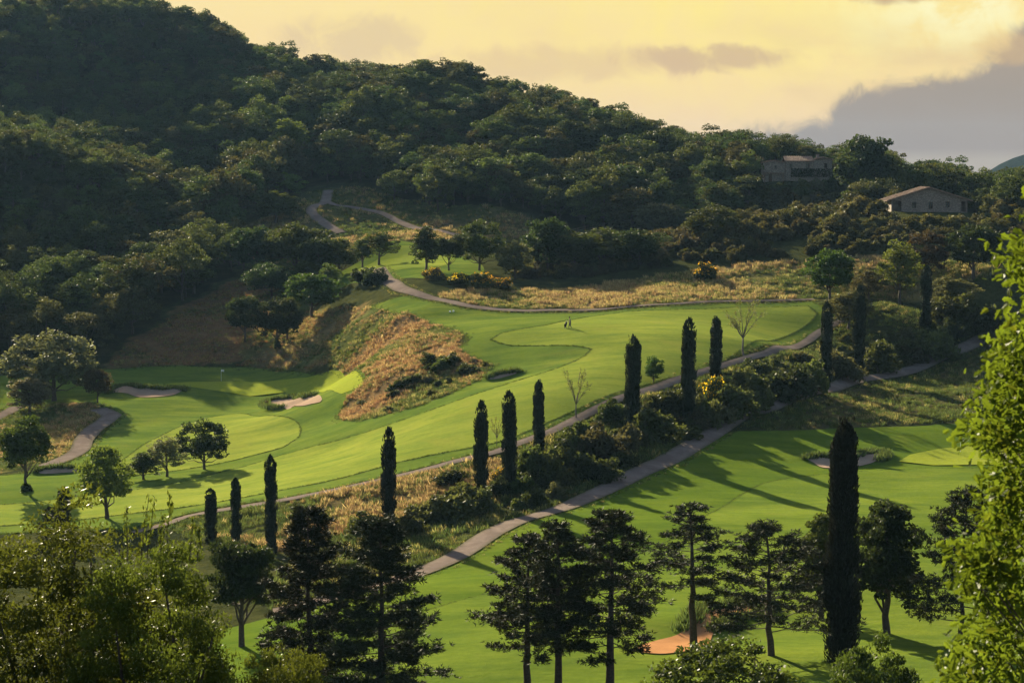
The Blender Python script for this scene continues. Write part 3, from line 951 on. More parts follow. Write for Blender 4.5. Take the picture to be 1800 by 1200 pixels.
def sparse_tree(seed, h=7.0, w=5.0, leaves=900, leaf=0.22):
    """vase-shaped open tree whose branches show"""
    rng = np.random.default_rng(seed)
    t = Geo(); g = Geo()
    fork = np.array([0.1, 0, h * 0.32])
    t.tube(limb_path(rng, (0, 0, -0.3), fork, 5, 0.03), np.linspace(0.15, 0.10, 5), 6)
    tips = []
    for i in range(9):
        a = i / 9 * 6.28 + rng.uniform(-0.3, 0.3)
        r = w * 0.5 * rng.uniform(0.45, 1.0)
        e = np.array([math.cos(a) * r, math.sin(a) * r, h * rng.uniform(0.72, 1.0) - 0.12 * r])
        lp = limb_path(rng, fork, e, 6, -0.04)
        t.tube(lp, np.linspace(0.06, 0.015, 6), 5)
        for k in range(6):
            s = lp[rng.integers(2, 6)]
            q = s + unit(e - fork + rng.normal(size=3) * 1.3) * h * rng.uniform(0.08, 0.2)
            t.tube(np.array([s, (s + q) / 2 + rng.normal(size=3) * 0.03, q]), [0.022, 0.015, 0.008], 4)
            tips.append((s, q))
    tips = np.array(tips)
    k = rng.integers(0, len(tips), leaves); f = rng.random((leaves, 1))
    pos = tips[k, 0] * (1 - f) + tips[k, 1] * f + rng.normal(size=(leaves, 3)) * 0.12
    s = leaf * rng.uniform(0.6, 1.3, leaves)
    g.add(*leaf_quads(rng, pos, rand_dirs(rng, leaves) + np.array([0, 0, 0.5]), s, s * 0.55, rng.random(leaves)))
    return t.mesh('trunk', M['bark_grey'], True), g.mesh('crown', M['leaf_soft'])


def cypress(seed, h=12.0, w=1.7, n=5200, tips=1, leaf=0.36, rough=0.16, taper=0.12):
    """columnar cypress: dense upright sprays round a solid dark core"""
    rng = np.random.default_rng(seed)
    ph = rng.uniform(0, 6.28, 8)

    def prof(t):
        return (0.80 + 0.20 * np.sin(np.clip(t / 0.45, 0, 1) * 1.5708)) * (1 - taper * np.clip((t - 0.3) / 0.6, 0, 1)) * np.clip((1 - t) / 0.075, 0, 1) ** 0.55

    g = Geo()
    spikes = [(0, 0, 1.0, 1.0)]
    for i in range(tips - 1):
        a = rng.uniform(0, 6.28)
        spikes.append((math.cos(a) * w * 0.24, math.sin(a) * w * 0.24, rng.uniform(0.86, 0.97), 0.62))
    for sx, sy, sh, sw in spikes:
        m = int(n * (1.0 if sw == 1 else 0.35))
        nc = int(h * w * 5.5 * (1.0 if sw == 1 else 0.5))
        ct = rng.random(nc) ** 0.92
        if sw < 1:
            ct = 0.45 + 0.55 * ct
        ca = rng.uniform(0, 6.28, nc); cr_ = rng.uniform(1 - rough * 1.3, 1 + rough * 1.1, nc); cv = rng.random(nc)
        k = rng.integers(0, nc, m)
        t = np.clip(ct[k] + rng.normal(size=m) * 0.022, 0.0, 1.0)
        a = ca[k] + rng.normal(size=m) * 0.38
        R = w / 2 * sw * prof(t) * cr_[k] * rng.uniform(0.72, 1.06, m) + 0.05
        pos = np.c_[sx * t + np.cos(a) * R, sy * t + np.sin(a) * R, t * h * sh]
        ax = np.c_[np.cos(a) * 0.32, np.sin(a) * 0.32, np.ones(m)] + rng.normal(size=(m, 3)) * 0.26
        L = leaf * rng.uniform(0.6, 1.4, m)
        var = np.clip(0.6 * cv[k] + 0.4 * rng.random(m), 0, 1)
        g.add(*leaf_quads(rng, pos, ax, L, L * 0.30, var))
        q_ = 70                                           # ragged wisps at the tip
        pos = np.c_[sx + rng.normal(size=q_) * w * 0.11 * sw, sy + rng.normal(size=q_) * w * 0.11 * sw, h * sh * (0.93 + 0.085 * rng.random(q_))]
        g.add(*leaf_quads(rng, pos, np.c_[rng.normal(size=(q_, 2)) * 0.15, np.ones(q_)], leaf * 1.3, leaf * 0.3, rng.random(q_)))
        tt = np.linspace(0.02 if sw == 1 else 0.5, 0.90, 18)
        aa = np.linspace(0, 6.28, 11)[:-1]
        ring = []
        for q in tt:
            rq = w / 2 * sw * float(prof(np.array(q))) * 0.70 * np.ones(10)
            ring.append(np.c_[sx * q + np.cos(aa) * rq, sy * q + np.sin(aa) * rq, np.full(10, q * h * sh)])
        ring = np.array(ring)
        ii = np.arange(18 * 10).reshape(18, 10); rr = np.roll(ii, -1, 1)
        g.add(ring.reshape(-1, 3), np.stack([ii[:-1], rr[:-1], rr[1:], ii[1:]], -1).reshape(-1, 4), np.full(180, 0.1))
    t = Geo()
    t.tube(np.array([(0, 0, -0.4), (0, 0, 0.3), (0.02, 0, h * 0.12)]), [w * 0.14, w * 0.11, w * 0.09], 7)
    return t.mesh('trunk', M['bark'], True), g.mesh('crown', M['cypress'])


def pine(seed, h=15.0, w=7.0, clear=0.25, n_br=46, droop=0.25, dense=1.0, sparse_low=0.5, needle=0.28):
    """dark mountain pine: whorled limbs, needle pads at the ends"""
    rng = np.random.default_rng(seed)
    t = Geo(); g = Geo()
    tp = limb_path(rng, (0, 0, -0.5), (rng.normal() * 0.25, rng.normal() * 0.25, h * 0.985), 12, 0.008)
    r0 = 0.016 * h
    t.tube(tp, np.linspace(r0 * 1.15, 0.03, 12), 8)
    P_, D_ = [], []
    for i in range(n_br):
        f = clear + (1 - clear) * ((i + rng.random()) / n_br) ** 0.9
        if f > 0.985: f = 0.985
        z = f * h
        base_p = np.array([np.interp(z, tp[:, 2], tp[:, 0]), np.interp(z, tp[:, 2], tp[:, 1]), z])
        u = (1 - f) / (1 - clear)
        L = w * 0.5 * (0.12 + 0.95 * u ** 0.75) * rng.uniform(0.55, 1.15)
        if u > 0.75:
            L *= rng.uniform(sparse_low, 1.0)
        a = i * 2.4 + rng.uniform(-0.5, 0.5)
        hd = np.array([math.cos(a), math.sin(a), 0])
        rise = (0.35 * (1 - u) - droop * u) + rng.normal() * 0.08
        n = 7
        s = np.linspace(0, 1, n)
        pts = base_p + hd * (L * s)[:, None] + np.array([0, 0, 1.0]) * (L * (rise * s + 0.22 * s ** 2.2))[:, None]
        pts += rng.normal(size=(n, 3)) * 0.03 * L * s[:, None]
        t.tube(pts, np.linspace(0.028 + 0.02 * L / 3, 0.012, n), 5)
        side = np.cross(hd, (0, 0, 1))
        ns = int((6 + 5.5 * L) * dense)
        for k in range(ns):
            q = rng.uniform(0.12, 1.0) ** 0.7
            b0 = np.array([np.interp(q, s, pts[:, j]) for j in range(3)])
            sl = L * 0.36 * (1.15 - q * 0.7) * rng.uniform(0.4, 1.3) + 0.18
            sd = unit(hd * rng.uniform(0.3, 1.0) + side * rng.choice([-1, 1]) * rng.uniform(0.2, 1.1) + np.array([0, 0, rng.uniform(-0.1, 0.5)]))
            b1 = b0 + sd * sl
            if k % 2 == 0:
                t.tube(np.array([b0, (b0 + b1) / 2 - np.array([0, 0, 0.02]), b1]), [0.014, 0.010, 0.006], 4)
            m = rng.integers(4, 7)
            for j in range(m):
                P_.append(b0 + (b1 - b0) * rng.uniform(0.25, 1.1) + rng.normal(size=3) * np.array([0.15, 0.15, 0.10]))
                D_.append(sd + np.array([0, 0, 0.35]))
    for j in range(14):
        P_.append(tp[-1] + np.array([rng.normal() * 0.12, rng.normal() * 0.12, -rng.random() * 0.9])); D_.append(np.array([0, 0, 1.0]))
    P_ = np.array(P_); D_ = unit(np.array(D_))
    per = 9
    k = np.repeat(np.arange(len(P_)), per)
    ax = unit(D_[k] * 0.75 + rand_dirs(rng, len(k)) * 0.95)
    L = needle * rng.uniform(0.7, 1.3, len(k))
    pos = P_[k] + ax * (L * 0.5)[:, None]
    var = np.clip(0.5 * rng.random(len(P_))[k] + 0.5 * rng.random(len(k)), 0, 1)
    g.add(*leaf_quads(rng, pos, ax, L, L * 0.19, var))
    return t.mesh('trunk', M['bark'], True), g.mesh('crown', M['needle'])


def shrub(seed, h=2.6, w=3.4, n_clump=26, per=60, leaf=0.24, mat='leaf', flowers=0):
    """a rounded bush: (stem mesh, foliage mesh, flower mesh or None)"""
    rng = np.random.default_rng(seed)
    d = rand_dirs(rng, n_clump * 2); d[:, 2] = np.abs(d[:, 2]) * 1.0
    d = d[:n_clump]
    ph = rng.uniform(0, 6.28, 3); az = np.arctan2(d[:, 1], d[:, 0])
    rr = rng.uniform(0.45, 0.85, n_clump) * (1 + 0.18 * np.sin(2 * az + ph[0]) + 0.14 * np.sin(3 * az + ph[1]))
    cc = np.c_[d[:, 0] * w / 2 * rr, d[:, 1] * w / 2 * rr, 0.12 * h + d[:, 2] * h * 0.8 * rr]
    cr = w * 0.5 * rng.uniform(0.22, 0.42, n_clump)
    k = np.repeat(np.arange(n_clump), per)
    dd = rand_dirs(rng, len(k))
    pos = cc[k] + dd * (cr[k] * rng.uniform(0.3, 1.1, len(k)) ** 0.6)[:, None] * np.array([1, 1, 0.85])
    pos[:, 2] = np.maximum(pos[:, 2], 0.02 + 0.15 * rng.random(len(k)))
    s = leaf * rng.uniform(0.6, 1.4, len(k))
    var = np.clip(0.45 * rng.random(n_clump)[k] + 0.55 * rng.random(len(k)), 0, 1)
    g = Geo()
    g.add(*leaf_quads(rng, pos, rand_dirs(rng, len(k)) + dd * 0.3 + np.array([0, 0, 0.4]), s, s * 0.55, var))
    t = Geo()
    for j in range(6):
        c = cc[rng.integers(0, n_clump)]
        t.tube(limb_path(rng, (rng.normal() * 0.08, rng.normal() * 0.08, -0.2), c, 4, 0.05), np.linspace(0.05, 0.012, 4), 5)
    fl = None
    if flowers:
        q = Geo()
        kk = rng.integers(0, n_clump, flowers)
        up = rand_dirs(rng, flowers); up[:, 2] = np.abs(up[:, 2])
        keep = (cc[kk, 2] > h * 0.28)
        kk, up = kk[keep], up[keep]
        p = cc[kk] + up * (cr[kk] * rng.uniform(0.9, 1.15, len(kk)))[:, None]
        s = 0.16 * rng.uniform(0.6, 1.4, len(kk))
        q.add(*leaf_quads(rng, p, rand_dirs(rng, len(kk)), s, s * 0.8, rng.random(len(kk))))
        fl = q.mesh('blossom', M['straw'])
    return t.mesh('stem', M['bark'], True), g.mesh('foliage', M[mat]), fl


# ------------------------------------------------------------------ placing plants
OAK = (0.050, 0.072, 0.020, 1)
DARK = (0.030, 0.048, 0.017, 1)
MAPLE = (0.045, 0.080, 0.018, 1)
LIME = (0.085, 0.125, 0.028, 1)
SILVER = (0.095, 0.108, 0.062, 1)
REDDISH = (0.070, 0.058, 0.030, 1)
OLIVE = (0.080, 0.085, 0.042, 1)
CYP = (0.022, 0.034, 0.016, 1)
PINE = (0.026, 0.034, 0.016, 1)


def put_tree(name, meshes, loc, h, w, nominal, color, label, cat='tree', group=None, rz=0.0, names=('trunk', 'crown')):
    """one plant: an Empty at its foot, its trunk and its crown"""
    nh, nw = nominal
    o = empty(name, loc, rz, (w / nw, w / nw, h / nh))
    tag(o, label, cat, group)
    for nm, me in zip(names, meshes):
        if me is None:
            continue
        c = mesh_obj(nm, me, o)
        c.color = (0.62, 0.40, 0.02, 1) if nm == 'blossom' else color
    return o


def px_tree(name, meshes, nominal, px, base_y, top_y, wpx, color, label, cat='tree', group=None, rz=None, sink=0.15, dmin=0.0, **kw):
    p = hit(px, base_y, dmin)
    d = p.y
    _, rz_top = ray(px, top_y)
    h = max(0.6, (CZ + rz_top * d) - p.z)
    w = wpx / F_PX * d
    p.z -= sink
    R = rng_g.uniform(0, 6.28) if rz is None else rz
    return put_tree(name, meshes, p, h + sink, w, nominal, color, label, cat, group, R, **kw)


rng_g = np.random.default_rng(11)

# prototypes
ROUND = [broadleaf(s, 10, 8.6, 0.12, 120, 90, 0.38, 0.23, 0.10, up=0.0, aspect=0.7) for s in (1, 2)]
OVAL = [broadleaf(s, 10, 5.6, 0.14, 100, 85, 0.34, 0.30, 0.12, up=0.0, aspect=0.7) for s in (3, 4)]
LOOSE = [broadleaf(s, 10, 7.4, 0.10, 100, 80, 0.34, 0.21, 0.14, up=0.05, aspect=0.65, open_=0.1, leafmat='leaf_soft') for s in (5, 6)]
WIDE = [broadleaf(s, 10, 10.5, 0.10, 140, 80, 0.44, 0.22, 0.0, up=0.1, aspect=0.7) for s in (7, 8)]
UMBR = [broadleaf(9, 10, 9.5, 0.26, 130, 85, 0.40, 0.22, -0.05, flat=0.95, aspect=0.7)]
WILLOW = [broadleaf(10, 10, 8.0, 0.02, 130, 80, 0.38, 0.22, 0.2, aspect=0.6, up=0.0, leafmat='leaf_soft')]
SPARSE = [sparse_tree(s) for s in (12, 13)]
N_ROUND, N_OVAL, N_LOOSE, N_WIDE, N_UMBR, N_WIL, N_SP = (10, 8.6), (10, 5.6), (10, 7.4), (10, 10.5), (10, 9.5), (10, 8.0), (7, 5)

# --- trees standing on the course
TREES = [
    ('round_tree', ROUND[0], N_ROUND, 95, 705, 585, 122, SILVER, 'largest pale grey-green round tree rising above the winding path'),
    ('bushy_tree', WILLOW[0], N_WIL, 52, 728, 658, 66, (0.13, 0.135, 0.085, 1), 'small silvery bushy tree in front of the largest pale round tree'),
    ('small_tree', ROUND[1], N_ROUND, 172, 708, 643, 40, REDDISH, 'small brownish tree with a bare trunk at the top of the winding path'),
    ('umbrella_tree', UMBR[0], N_UMBR, 46, 862, 742, 92, MAPLE, 'dark dome-crowned tree with a clipped green skirt round its trunk'),
    ('leafy_tree', LOOSE[0], N_LOOSE, 188, 912, 768, 88, LIME, 'loose leafy tree with a slim leaning trunk beside the near fairway edge'),
    ('small_tree', OVAL[0], N_OVAL, 252, 843, 797, 44, MAPLE, 'smallest of the three trees in a row across the valley fairway'),
    ('small_tree', LOOSE[1], N_LOOSE, 293, 838, 766, 60, SILVER, 'greyish middle tree of the three in a row across the valley fairway'),
    ('small_tree', ROUND[0], N_ROUND, 359, 825, 739, 70, DARK, 'dark green tree at the bunker end of the three in a row'),
    ('round_tree', ROUND[1], N_ROUND, 431, 600, 514, 58, DARK, 'dark round tree on the shaded meadow, outermost of its clump'),
    ('round_tree', ROUND[0], N_ROUND, 487, 608, 526, 60, DARK, 'dark round tree with a shrub at its foot on the shaded meadow'),
    ('loose_tree', LOOSE[0], N_LOOSE, 505, 598, 514, 46, OAK, 'lighter loose tree tucked behind the dark round trees on the meadow'),
    ('round_tree', ROUND[1], N_ROUND, 548, 560, 474, 76, MAPLE, 'broad dark tree at the head of the meadow clump'),
    ('round_tree', WIDE[0], N_WIDE, 477, 528, 459, 76, DARK, 'wide low tree at the back of the meadow clump'),
    ('loose_tree', LOOSE[1], N_LOOSE, 580, 520, 462, 40, OAK, 'slim tree between the meadow clump and the far tee'),
    ('spreading_tree', LOOSE[0], N_LOOSE, 598, 486, 411, 66, OAK, 'spreading tree with a forked trunk at the edge of the far tee'),
    ('small_tree', OVAL[1], N_OVAL, 637, 470, 418, 30, OAK, 'narrow tree half behind the forked spreading tree by the far tee'),
    ('lollipop_tree', LOOSE[1], N_LOOSE, 667, 466, 401, 54, OAK, 'airy lollipop tree alone on the bright far tee'),
    ('oval_tree', OVAL[0], N_OVAL, 749, 478, 401, 44, DARK, 'dark egg-shaped tree on a clean trunk on the far tee'),
    ('flat_tree', UMBR[0], N_UMBR, 789, 476, 416, 52, DARK, 'dark flat-bottomed tree beside the egg-shaped one on the far tee'),
    ('tall_tree', ROUND[0], N_ROUND, 843, 476, 389, 62, OAK, 'tall tree with a long trunk above the gorse bushes'),
    ('willow_tree', WILLOW[0], N_WIL, 905, 490, 419, 62, (0.105, 0.125, 0.055, 1), 'pale feathery willow-like tree reaching the ground behind the gorse'),
    ('dense_tree', WIDE[1], N_WIDE, 962, 480, 388, 88, DARK, 'big dense dark tree behind the pale willow-like tree'),
    ('round_tree', WIDE[0], N_WIDE, 1060, 470, 398, 130, OAK, 'broad spreading tree in the scrub line beyond the dry bank'),
    ('round_tree', ROUND[1], N_ROUND, 1165, 425, 352, 84, SILVER, 'pale round-headed tree standing clear of the dark wood'),
    ('round_tree', ROUND[0], N_ROUND, 1255, 425, 362, 98, OAK, 'olive green domed tree next to the pale round-headed one'),
    ('spreading_tree', WIDE[0], N_WIDE, 520, 482, 388, 112, OAK, 'broad leafy tree heading the grove between the shaded meadow and the hollow'),
    ('spreading_tree', WIDE[1], N_WIDE, 452, 480, 402, 84, DARK, 'dark spreading tree on the wood side of the grove above the meadow'),
    ('loose_tree', LOOSE[0], N_LOOSE, 428, 478, 396, 44, DARK, 'upright dark tree at the wood edge of the grove above the meadow'),
    ('round_tree', ROUND[1], N_ROUND, 560, 492, 412, 60, DARK, 'round tree on the tee side of the grove above the meadow'),
    ('round_tree', WILLOW[0], N_WIL, 540, 505, 455, 60, OAK, 'low bushy tree at the foot of the grove above the meadow'),
    ('round_tree', WIDE[1], N_WIDE, 425, 372, 300, 76, OAK, 'broad tree above the hollow beside the lone rounded bushy tree'),
    ('round_tree', WILLOW[0], N_WIL, 505, 345, 300, 44, LIME, 'small yellowish-green tree at the top of the hollow'),
    ('round_tree', ROUND[0], N_ROUND, 1010, 480, 410, 70, OAK, 'rounded tree rising out of the shrub line beside the dense dark one'),
    ('round_tree', WIDE[0], N_WIDE, 1125, 465, 400, 80, DARK, 'dark broad tree at the uphill end of the shrub line'),
    ('round_tree', WILLOW[0], N_WIL, 485, 392, 332, 70, OAK, 'rounded bushy tree alone in the hollow below the woods'),
    ('conical_tree', OVAL[1], N_OVAL, 503, 300, 206, 60, LIME, 'pointed light green tree at the edge of the hillside wood'),
    ('dense_tree', WIDE[1], N_WIDE, 1522, 352, 244, 104, DARK, 'big dark tree hard against the end of the pale farmhouse'),
    ('maple_tree', ROUND[1], N_ROUND, 1458, 532, 431, 78, MAPLE, 'full green tree at the corner where the fairway meets the dry bank'),
    ('small_tree', LOOSE[0], N_LOOSE, 1527, 530, 468, 50, OLIVE, 'thin greyish tree in the straw-coloured bank'),
    ('light_tree', LOOSE[1], N_LOOSE, 1581, 537, 421, 68, LIME, 'light green two-tiered tree on a slender trunk in the dry bank'),
    ('dark_tree', ROUND[0], N_ROUND, 1631, 490, 408, 60, REDDISH, 'dull purplish tree straight behind the far end cypress'),
    ('maple_tree', ROUND[1], N_ROUND, 1710, 492, 387, 92, DARK, 'large dark round tree on the bank below the stone gable house'),
    ('olive_tree', WILLOW[0], N_WIL, 1668, 545, 482, 74, OLIVE, 'grey olive-like tree below the large dark round one'),
    ('olive_tree', WILLOW[0], N_WIL, 1492, 580, 508, 74, OLIVE, 'grey olive-like tree at the top end of the cart path'),
    ('round_tree', ROUND[0], N_ROUND, 1149, 672, 627, 34, MAPLE, 'tiny round-topped tree beside the cart path'),
]
for nm, me, nom, x, b, t_, w, col, lab in TREES:
    px_tree(nm, me, nom, x, b, t_, w * (1.05 if nm in ('umbrella_tree', 'willow_tree', 'spreading_tree', 'dense_tree') else 1.12), col, lab)
for me, x, b, t_, w, lab in [(SPARSE[0], 1306, 624, 527, 70, 'leaning open-branched tree with thin foliage beside the cart path'),
                             (SPARSE[1], 1013, 736, 653, 54, 'slender vase-shaped tree with sparse leaves at the path edge'),
                             (SPARSE[0], 873, 784, 736, 26, 'little sparse sapling between the cypresses and the fairway')]:
    px_tree('open_tree', me, N_SP, x, b, t_, w, (0.10, 0.115, 0.045, 1), lab)

# --- cypress row
CYPS = [cypress(s, 12, w, 5600, tp) for s, w, tp in ((21, 1.55, 1), (22, 1.9, 2), (23, 1.7, 1), (24, 2.1, 3), (25, 1.45, 1))]
CW = [1.55, 1.9, 1.7, 2.1, 1.45]
ROW = [(113, 940, 856, 24, 3, 'twin-topped stubby cypress beside the dark bush at the end of the row'),
       (371, 952, 859, 22, 1, 'short split-topped cypress, second before the tall single one'),
       (415, 955, 841, 19, 0, 'slim cypress between the split-topped one and the tall single one'),
       (477, 972, 802, 22, 0, 'tall single cypress standing over the round dark tree'),
       (684, 938, 753, 26, 2, 'isolated cypress over the dry grass strip'),
       (846, 885, 706, 25, 2, 'cypress with its tip bent, first of the close pair'),
       (895, 868, 689, 26, 1, 'thick double-topped cypress next to the yellow gorse'),
       (947, 795, 669, 20, 4, 'slender pointed cypress set back beside the cart path'),
       (1112, 762, 591, 29, 3, 'broad ragged-topped cypress above the shrub belt'),
       (1210, 750, 561, 26, 1, 'tallest cypress of the row beside the flowering gorse'),
       (1258, 668, 557, 21, 4, 'cypress set behind the flowering gorse by the path'),
       (1452, 680, 532, 21, 2, 'cypress below the full green corner tree'),
       (1509, 664, 503, 22, 2, 'cypress in front of the grey olive-like tree'),
       (1627, 592, 468, 21, 0, 'last cypress at the upper end of the row')]
for x, b, t_, w, k, lab in ROW:
    px_tree('cypress_tree', CYPS[k], (12, CW[k] * 1.08), x, b, t_, w, CYP, lab, 'cypress', 'cypresses in a row between the cart path and the track', sink=0.4)

# --- pines and other trees of the near lawn
PINES = [pine(31, 15, 7.4, 0.14, 84, 0.42, 1.0, 0.9), pine(32, 15, 6.0, 0.36, 58, 0.14, 0.72, 0.6), pine(33, 15, 6.6, 0.33, 60, 0.20, 0.75, 0.7), pine(34, 15, 5.6, 0.42, 36, 0.05, 0.8, 0.5), pine(35, 12, 9.0, 0.20, 52, 0.10, 0.7, 0.9)]
PN = [(15, 6.2), (15, 5.2), (15, 5.6), (15, 4.8), (12, 7.6)]


def near_tree(name, me, nom, px, top_y, d, wpx, color, label, cat, rz=0.0, group=None):
    x = (px - 900) / F_PX * d
    z = float(H(x, d))
    h = P(px, top_y, d)[2] - z
    return put_tree(name, me, Vector((x, d, z - 0.2)), h + 0.2, wpx / F_PX * d, nom, color, label, cat, group, rz)


for k, x, t_, d, w, rz, lab in [(0, 540, 898, 128, 185, 0.4, 'dense drooping pine next to the round dark tree'),
                                (0, 664, 915, 122, 215, 2.6, 'wide drooping pine in front of the lower end of the track'),
                                (2, 926, 942, 130, 165, 1.0, 'shorter pine of the tight trio on the lower lawn'),
                                (1, 982, 922, 126, 165, 4.0, 'middle pine of the tight trio on the lower lawn'),
                                (2, 1076, 902, 124, 205, 2.2, 'tallest pine of the tight trio on the lower lawn'),
                                (3, 1226, 888, 143, 150, 5.0, 'thin open pine rising beside the orange bunker'),
                                (4, 1364, 922, 141, 250, 0.9, 'low wide-armed pine between the orange bunker and the big cypress'),
                                (4, 1700, 862, 146, 190, 3.3, 'grey-brown pine behind the bright lime-green oak')]:
    near_tree('pine_tree', PINES[k], PN[k], x, t_, d, w, PINE, lab, 'pine', rz, 'pines on the lower lawn')
BIGCYP = cypress(41, 16, 2.35, 17000, 3, 0.30, 0.15, 0.38)
near_tree('cypress_tree', BIGCYP, (16, 2.5), 1489, 740, 138, 66, (0.022, 0.027, 0.014, 1), 'huge dark brown cypress with a blunt ragged top on the lower lawn', 'cypress')
NEARB = [broadleaf(43, 10, 5.0, 0.14, 170, 130, 0.25, 0.22, 0.12, up=0.0, limbs=12), broadleaf(44, 8, 4.6, 0.26, 150, 130, 0.24, 0.24, 0.05, limbs=12)]
near_tree('broadleaf_tree', NEARB[0], (10, 5.0), 1570, 884, 152, 122, DARK, 'dense dark broadleaf tree just beyond the huge cypress', 'tree')
near_tree('broadleaf_tree', NEARB[0], (10, 5.0), 1452, 905, 158, 84, OAK, 'lighter broadleaf tree half hidden behind the huge cypress', 'tree', 2.0)
near_tree('broadleaf_tree', NEARB[1], (8, 4.6), 417, 944, 152, 108, DARK, 'round dark tree on a short trunk below the tall single cypress', 'tree')
BUSHY = [broadleaf(q, 10, 9.0, 0.02, 240, 130, 0.25, 0.15, 0.0, up=0.0, leafmat='leaf_glossy', limbs=14, aspect=0.55, lobe=0.6) for q in (45, 46)]
near_tree('leafy_bush', BUSHY[0], (10, 9), 1285, 1128, 104, 320, (0.055, 0.090, 0.020, 1), 'broad glossy green bush at the foot of the orange bunker', 'bush')
near_tree('leafy_bush', BUSHY[1], (10, 9), 1550, 1122, 100, 190, (0.055, 0.092, 0.020, 1), 'glossy green bush at the foot of the huge cypress', 'bush', 1.0)
near_tree('dark_bush', PINES[4], (12, 9.0), 85, 893, 190, 90, PINE, 'dark needled bush below the twin-topped stubby cypress', 'bush')
# ------------------------------------------------------------------ scattering through geometry nodes (only for what nobody counts)
def scatter(name, pts, rot, scl, which, protos):
    me = bpy.data.meshes.new(name)
    pts = np.asarray(pts, np.float32)
    me.vertices.add(len(pts)); me.vertices.foreach_set('co', pts.ravel())
    a = me.attributes.new('rot', 'FLOAT_VECTOR', 'POINT'); a.data.foreach_set('vector', np.asarray(rot, np.float32).ravel())
    a = me.attributes.new('scl', 'FLOAT_VECTOR', 'POINT'); a.data.foreach_set('vector', np.asarray(scl, np.float32).ravel())
    a = me.attributes.new('which', 'INT', 'POINT'); a.data.foreach_set('value', np.asarray(which, np.int32))
    o = mesh_obj(name, me)
    ng = bpy.data.node_groups.new(name + '_spread', 'GeometryNodeTree')
    ng.interface.new_socket('Geometry', in_out='INPUT', socket_type='NodeSocketGeometry')
    ng.interface.new_socket('Geometry', in_out='OUTPUT', socket_type='NodeSocketGeometry')
    gi = ng.nodes.new('NodeGroupInput'); go = ng.nodes.new('NodeGroupOutput')
    nr = ng.nodes.new('GeometryNodeInputNamedAttribute'); nr.data_type = 'FLOAT_VECTOR'; nr.inputs['Name'].default_value = 'rot'
    nsn = ng.nodes.new('GeometryNodeInputNamedAttribute'); nsn.data_type = 'FLOAT_VECTOR'; nsn.inputs['Name'].default_value = 'scl'
    nw = ng.nodes.new('GeometryNodeInputNamedAttribute'); nw.data_type = 'INT'; nw.inputs['Name'].default_value = 'which'
    join = ng.nodes.new('GeometryNodeJoinGeometry')
    for i, pr in enumerate(protos):
        oi = ng.nodes.new('GeometryNodeObjectInfo'); oi.inputs['Object'].default_value = pr
        oi.inputs['As Instance'].default_value = True
        cmp_ = ng.nodes.new('FunctionNodeCompare'); cmp_.data_type = 'INT'; cmp_.operation = 'EQUAL'
        ng.links.new(nw.outputs[0], [s for s in cmp_.inputs if s.type == 'INT' and s.name == 'A'][0])
        [s for s in cmp_.inputs if s.type == 'INT' and s.name == 'B'][0].default_value = i
        inst = ng.nodes.new('GeometryNodeInstanceOnPoints')
        ng.links.new(gi.outputs[0], inst.inputs['Points'])
        ng.links.new(cmp_.outputs[0], inst.inputs['Selection'])
        ng.links.new(oi.outputs['Geometry'], inst.inputs['Instance'])
        ng.links.new(nr.outputs[0], inst.inputs['Rotation'])
        ng.links.new(nsn.outputs[0], inst.inputs['Scale'])
        ng.links.new(inst.outputs[0], join.inputs[0])
    ng.links.new(join.outputs[0], go.inputs[0])
    md = o.modifiers.new('spread', 'NODES'); md.node_group = ng
    return o


def proto(name, me, color):
    o = bpy.data.objects.new(name, me)
    o.color = color
    return o


# ------------------------------------------------------------------ the woods on the hills
WOOD = [broadleaf(60 + i, 9, wv, 0.10, 46, 95, 0.36, 0.26, eg, up=0.1, limbs=5, aspect=0.7) for i, (wv, eg) in enumerate([(8.5, 0.0), (8.0, 0.1), (9.0, -0.05), (7.2, 0.15), (8.4, 0.05), (7.6, 0.0)])]
WOODW = [8.5, 8.0, 9.0, 7.2, 8.4, 7.6]
wr = np.random.default_rng(77)
SP = 5.7
ax_, ay_ = np.meshgrid(np.arange(-290, 235, SP), np.arange(370, 770, SP))
wx = (ax_ + wr.uniform(-0.42, 0.42, ax_.shape) * SP).ravel(); wy = (ay_ + wr.uniform(-0.42, 0.42, ax_.shape) * SP).ravel()
keep = pip(F_A, wx, wy) & (np.abs(wx) < 0.262 * wy + 14)
# leave room round the houses
keep &= ~((np.abs(wx - 72) < 13) & (wy > 478) & (wy < 512)) & ~((np.abs(wx - 90) < 12) & (wy > 415) & (wy < 452))
wx, wy = wx[keep], wy[keep]
wz = H(wx, wy)
n = len(wx)
patch = fbm(wx / 40, wy / 40, 91, 3)
wh = (5.2 + 5.2 * wr.random(n) ** 1.4) * (0.72 + 0.6 * patch) * np.where((wx > -75) & (wx < 40) & (wy < 580), 1.28, 1.0)
ww = wh * wr.uniform(0.72, 1.02, n)
wk = wr.integers(0, 6, n)
wa = wr.uniform(0, 6.28, n)
